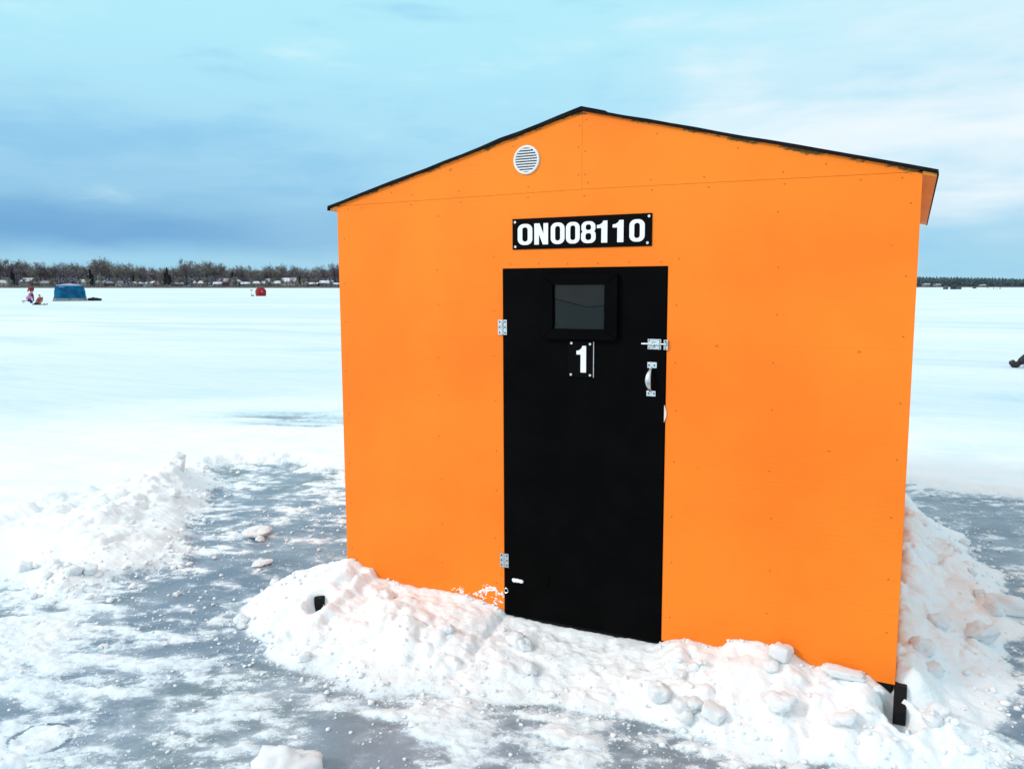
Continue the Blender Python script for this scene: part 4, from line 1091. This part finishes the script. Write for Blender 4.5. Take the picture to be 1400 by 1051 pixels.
house(1281,5.5,2.6,(.20,.22,.24),'white roofed cottage at the forest edge behind the leftmost far shelter',dep=1068,zb=2)
house(1343,5,2.2,(.22,.24,.26),'tiny pale roofed cottage at the forest edge above the far anglers',dep=1068,zb=1.6)

# ------------------------------------------------------------ light and sky
SUN_EL, SUN_AZ = R(34), math.atan2(-.62, -.78)   # azimuth of the sun as seen from the hut: front left
sd = Vector((math.cos(SUN_EL)*-.62, math.cos(SUN_EL)*-.78, math.sin(SUN_EL))).normalized()
ld = bpy.data.lights.new('sun', 'SUN'); ld.energy = 1.4; ld.angle = R(11); ld.color = (1, .985, .965)
lo = bpy.data.objects.new('sun', ld); COL.objects.link(lo); lo.rotation_euler = (-sd).to_track_quat('-Z', 'Y').to_euler(); lo.location = (0, 0, 20)
wd = bpy.data.worlds.new('World'); S.world = wd; wd.use_nodes = True
nt = wd.node_tree; nt.nodes.clear(); g = N(nt)
out = g.n('ShaderNodeOutputWorld'); bg = g.n('ShaderNodeBackground')
sk = g.n('ShaderNodeTexSky'); sk.sky_type = 'NISHITA'; sk.sun_disc = False; sk.sun_elevation = SUN_EL
sk.sun_rotation = math.atan2(sd.x, sd.y); sk.air_density = 1.0; sk.dust_density = 1.0
tc = g.n('ShaderNodeTexCoord'); gen = tc.outputs['Generated']
sp = g.n('ShaderNodeSeparateXYZ'); nt.links.new(gen, sp.inputs[0]); z = sp.outputs['Z']
side = g.math('ADD', g.math('MULTIPLY', sp.outputs['X'], RT.x), g.math('MULTIPLY', sp.outputs['Y'], RT.y))
mp = g.n('ShaderNodeMapping'); mp.inputs['Scale'].default_value = (1, 1, 4.2); mp.inputs['Rotation'].default_value = (0.05, .10, 0); nt.links.new(gen, mp.inputs[0])
c1 = g.noise(mp.outputs[0], 2.3, 6, .52, .35); c2 = g.noise(mp.outputs[0], 6.0, 6, .55, .3)
cl = g.math('ADD', g.math('MULTIPLY', g.math('SUBTRACT', c1, .5), 1.0), g.math('MULTIPLY', g.math('SUBTRACT', c2, .5), .55))
ramp = g.n('ShaderNodeValToRGB'); cr = ramp.color_ramp
stops = [(0, (.38,.68,.85)), (.06, (.36,.66,.86)), (.15, (.40,.73,.92)), (.27, (.46,.84,.97)), (.36, (.48,.87,.99)), (.6, (.74,.90,.98)), (1, (.98,1.08,1.14))]
while len(cr.elements) > 1: cr.elements.remove(cr.elements[-1])
for i, (p, c) in enumerate(stops):
    el = cr.elements[0] if i == 0 else cr.elements.new(p)
    el.position = p; el.color = (*c, 1)
zj = g.math('ADD', z, g.math('MULTIPLY', cl, .10)); nt.links.new(g.math('MAXIMUM', zj, 0.0), ramp.inputs[0])
colr = ramp.outputs[0]
colr = g.mix(g.maprange(cl, .03, .24, 0, .75), colr, (.74,.96,1.0))
colr = g.mix(g.maprange(cl, -.03, -.24, 0, .60), colr, (.27,.61,.88))
# slate-blue cloud base low on the left
zb_ = g.math('ADD', z, g.math('MULTIPLY', cl, .06))
band = g.math('MULTIPLY', g.maprange(zb_, .020, .050), g.math('ADD', g.maprange(zb_, .055, .115, .62, 0), g.maprange(zb_, .07, .24, .38, 0)))
band = g.math('MULTIPLY', band, g.maprange(g.math('ADD', side, g.math('MULTIPLY', cl, .25)), -.50, .02, 1, 0))
colr = g.mix(g.math('MULTIPLY', band, .85), colr, (.13,.355,.66))
# bright broken cloud to the right
wh_ = g.math('MULTIPLY', g.maprange(g.math('ADD', side, g.math('MULTIPLY', cl, .5)), .0, .55), g.math('MULTIPLY', g.maprange(zb_, .03, .11), g.maprange(z, .42, .16, 0, 1)))
colr = g.mix(g.math('MULTIPLY', wh_, g.maprange(cl, -.22, .14, .35, 1.0)), colr, (.86,.95,1.0))
# bright sun-side overcast glow (behind the camera)
vd = g.n('ShaderNodeVectorMath', operation='DOT_PRODUCT'); nt.links.new(gen, vd.inputs[0]); vd.inputs[1].default_value = tuple(sd)
glow = g.maprange(vd.outputs['Value'], .35, 1.0)
colr = g.mix(glow, colr, (1.12,1.15,1.16))
sc10 = g.n('ShaderNodeVectorMath', operation='SCALE'); nt.links.new(colr, sc10.inputs[0]); sc10.inputs['Scale'].default_value = 10.0
fin = g.mix(.94, sk.outputs[0], sc10.outputs[0])
nt.links.new(fin, bg.inputs[0]); bg.inputs[1].default_value = .10
nt.links.new(bg.outputs[0], out.inputs[0])
S.view_settings.view_transform = 'Standard'; S.view_settings.look = 'None'; S.view_settings.gamma = 1; S.view_settings.exposure = 0.05
S.view_settings.use_curve_mapping = False
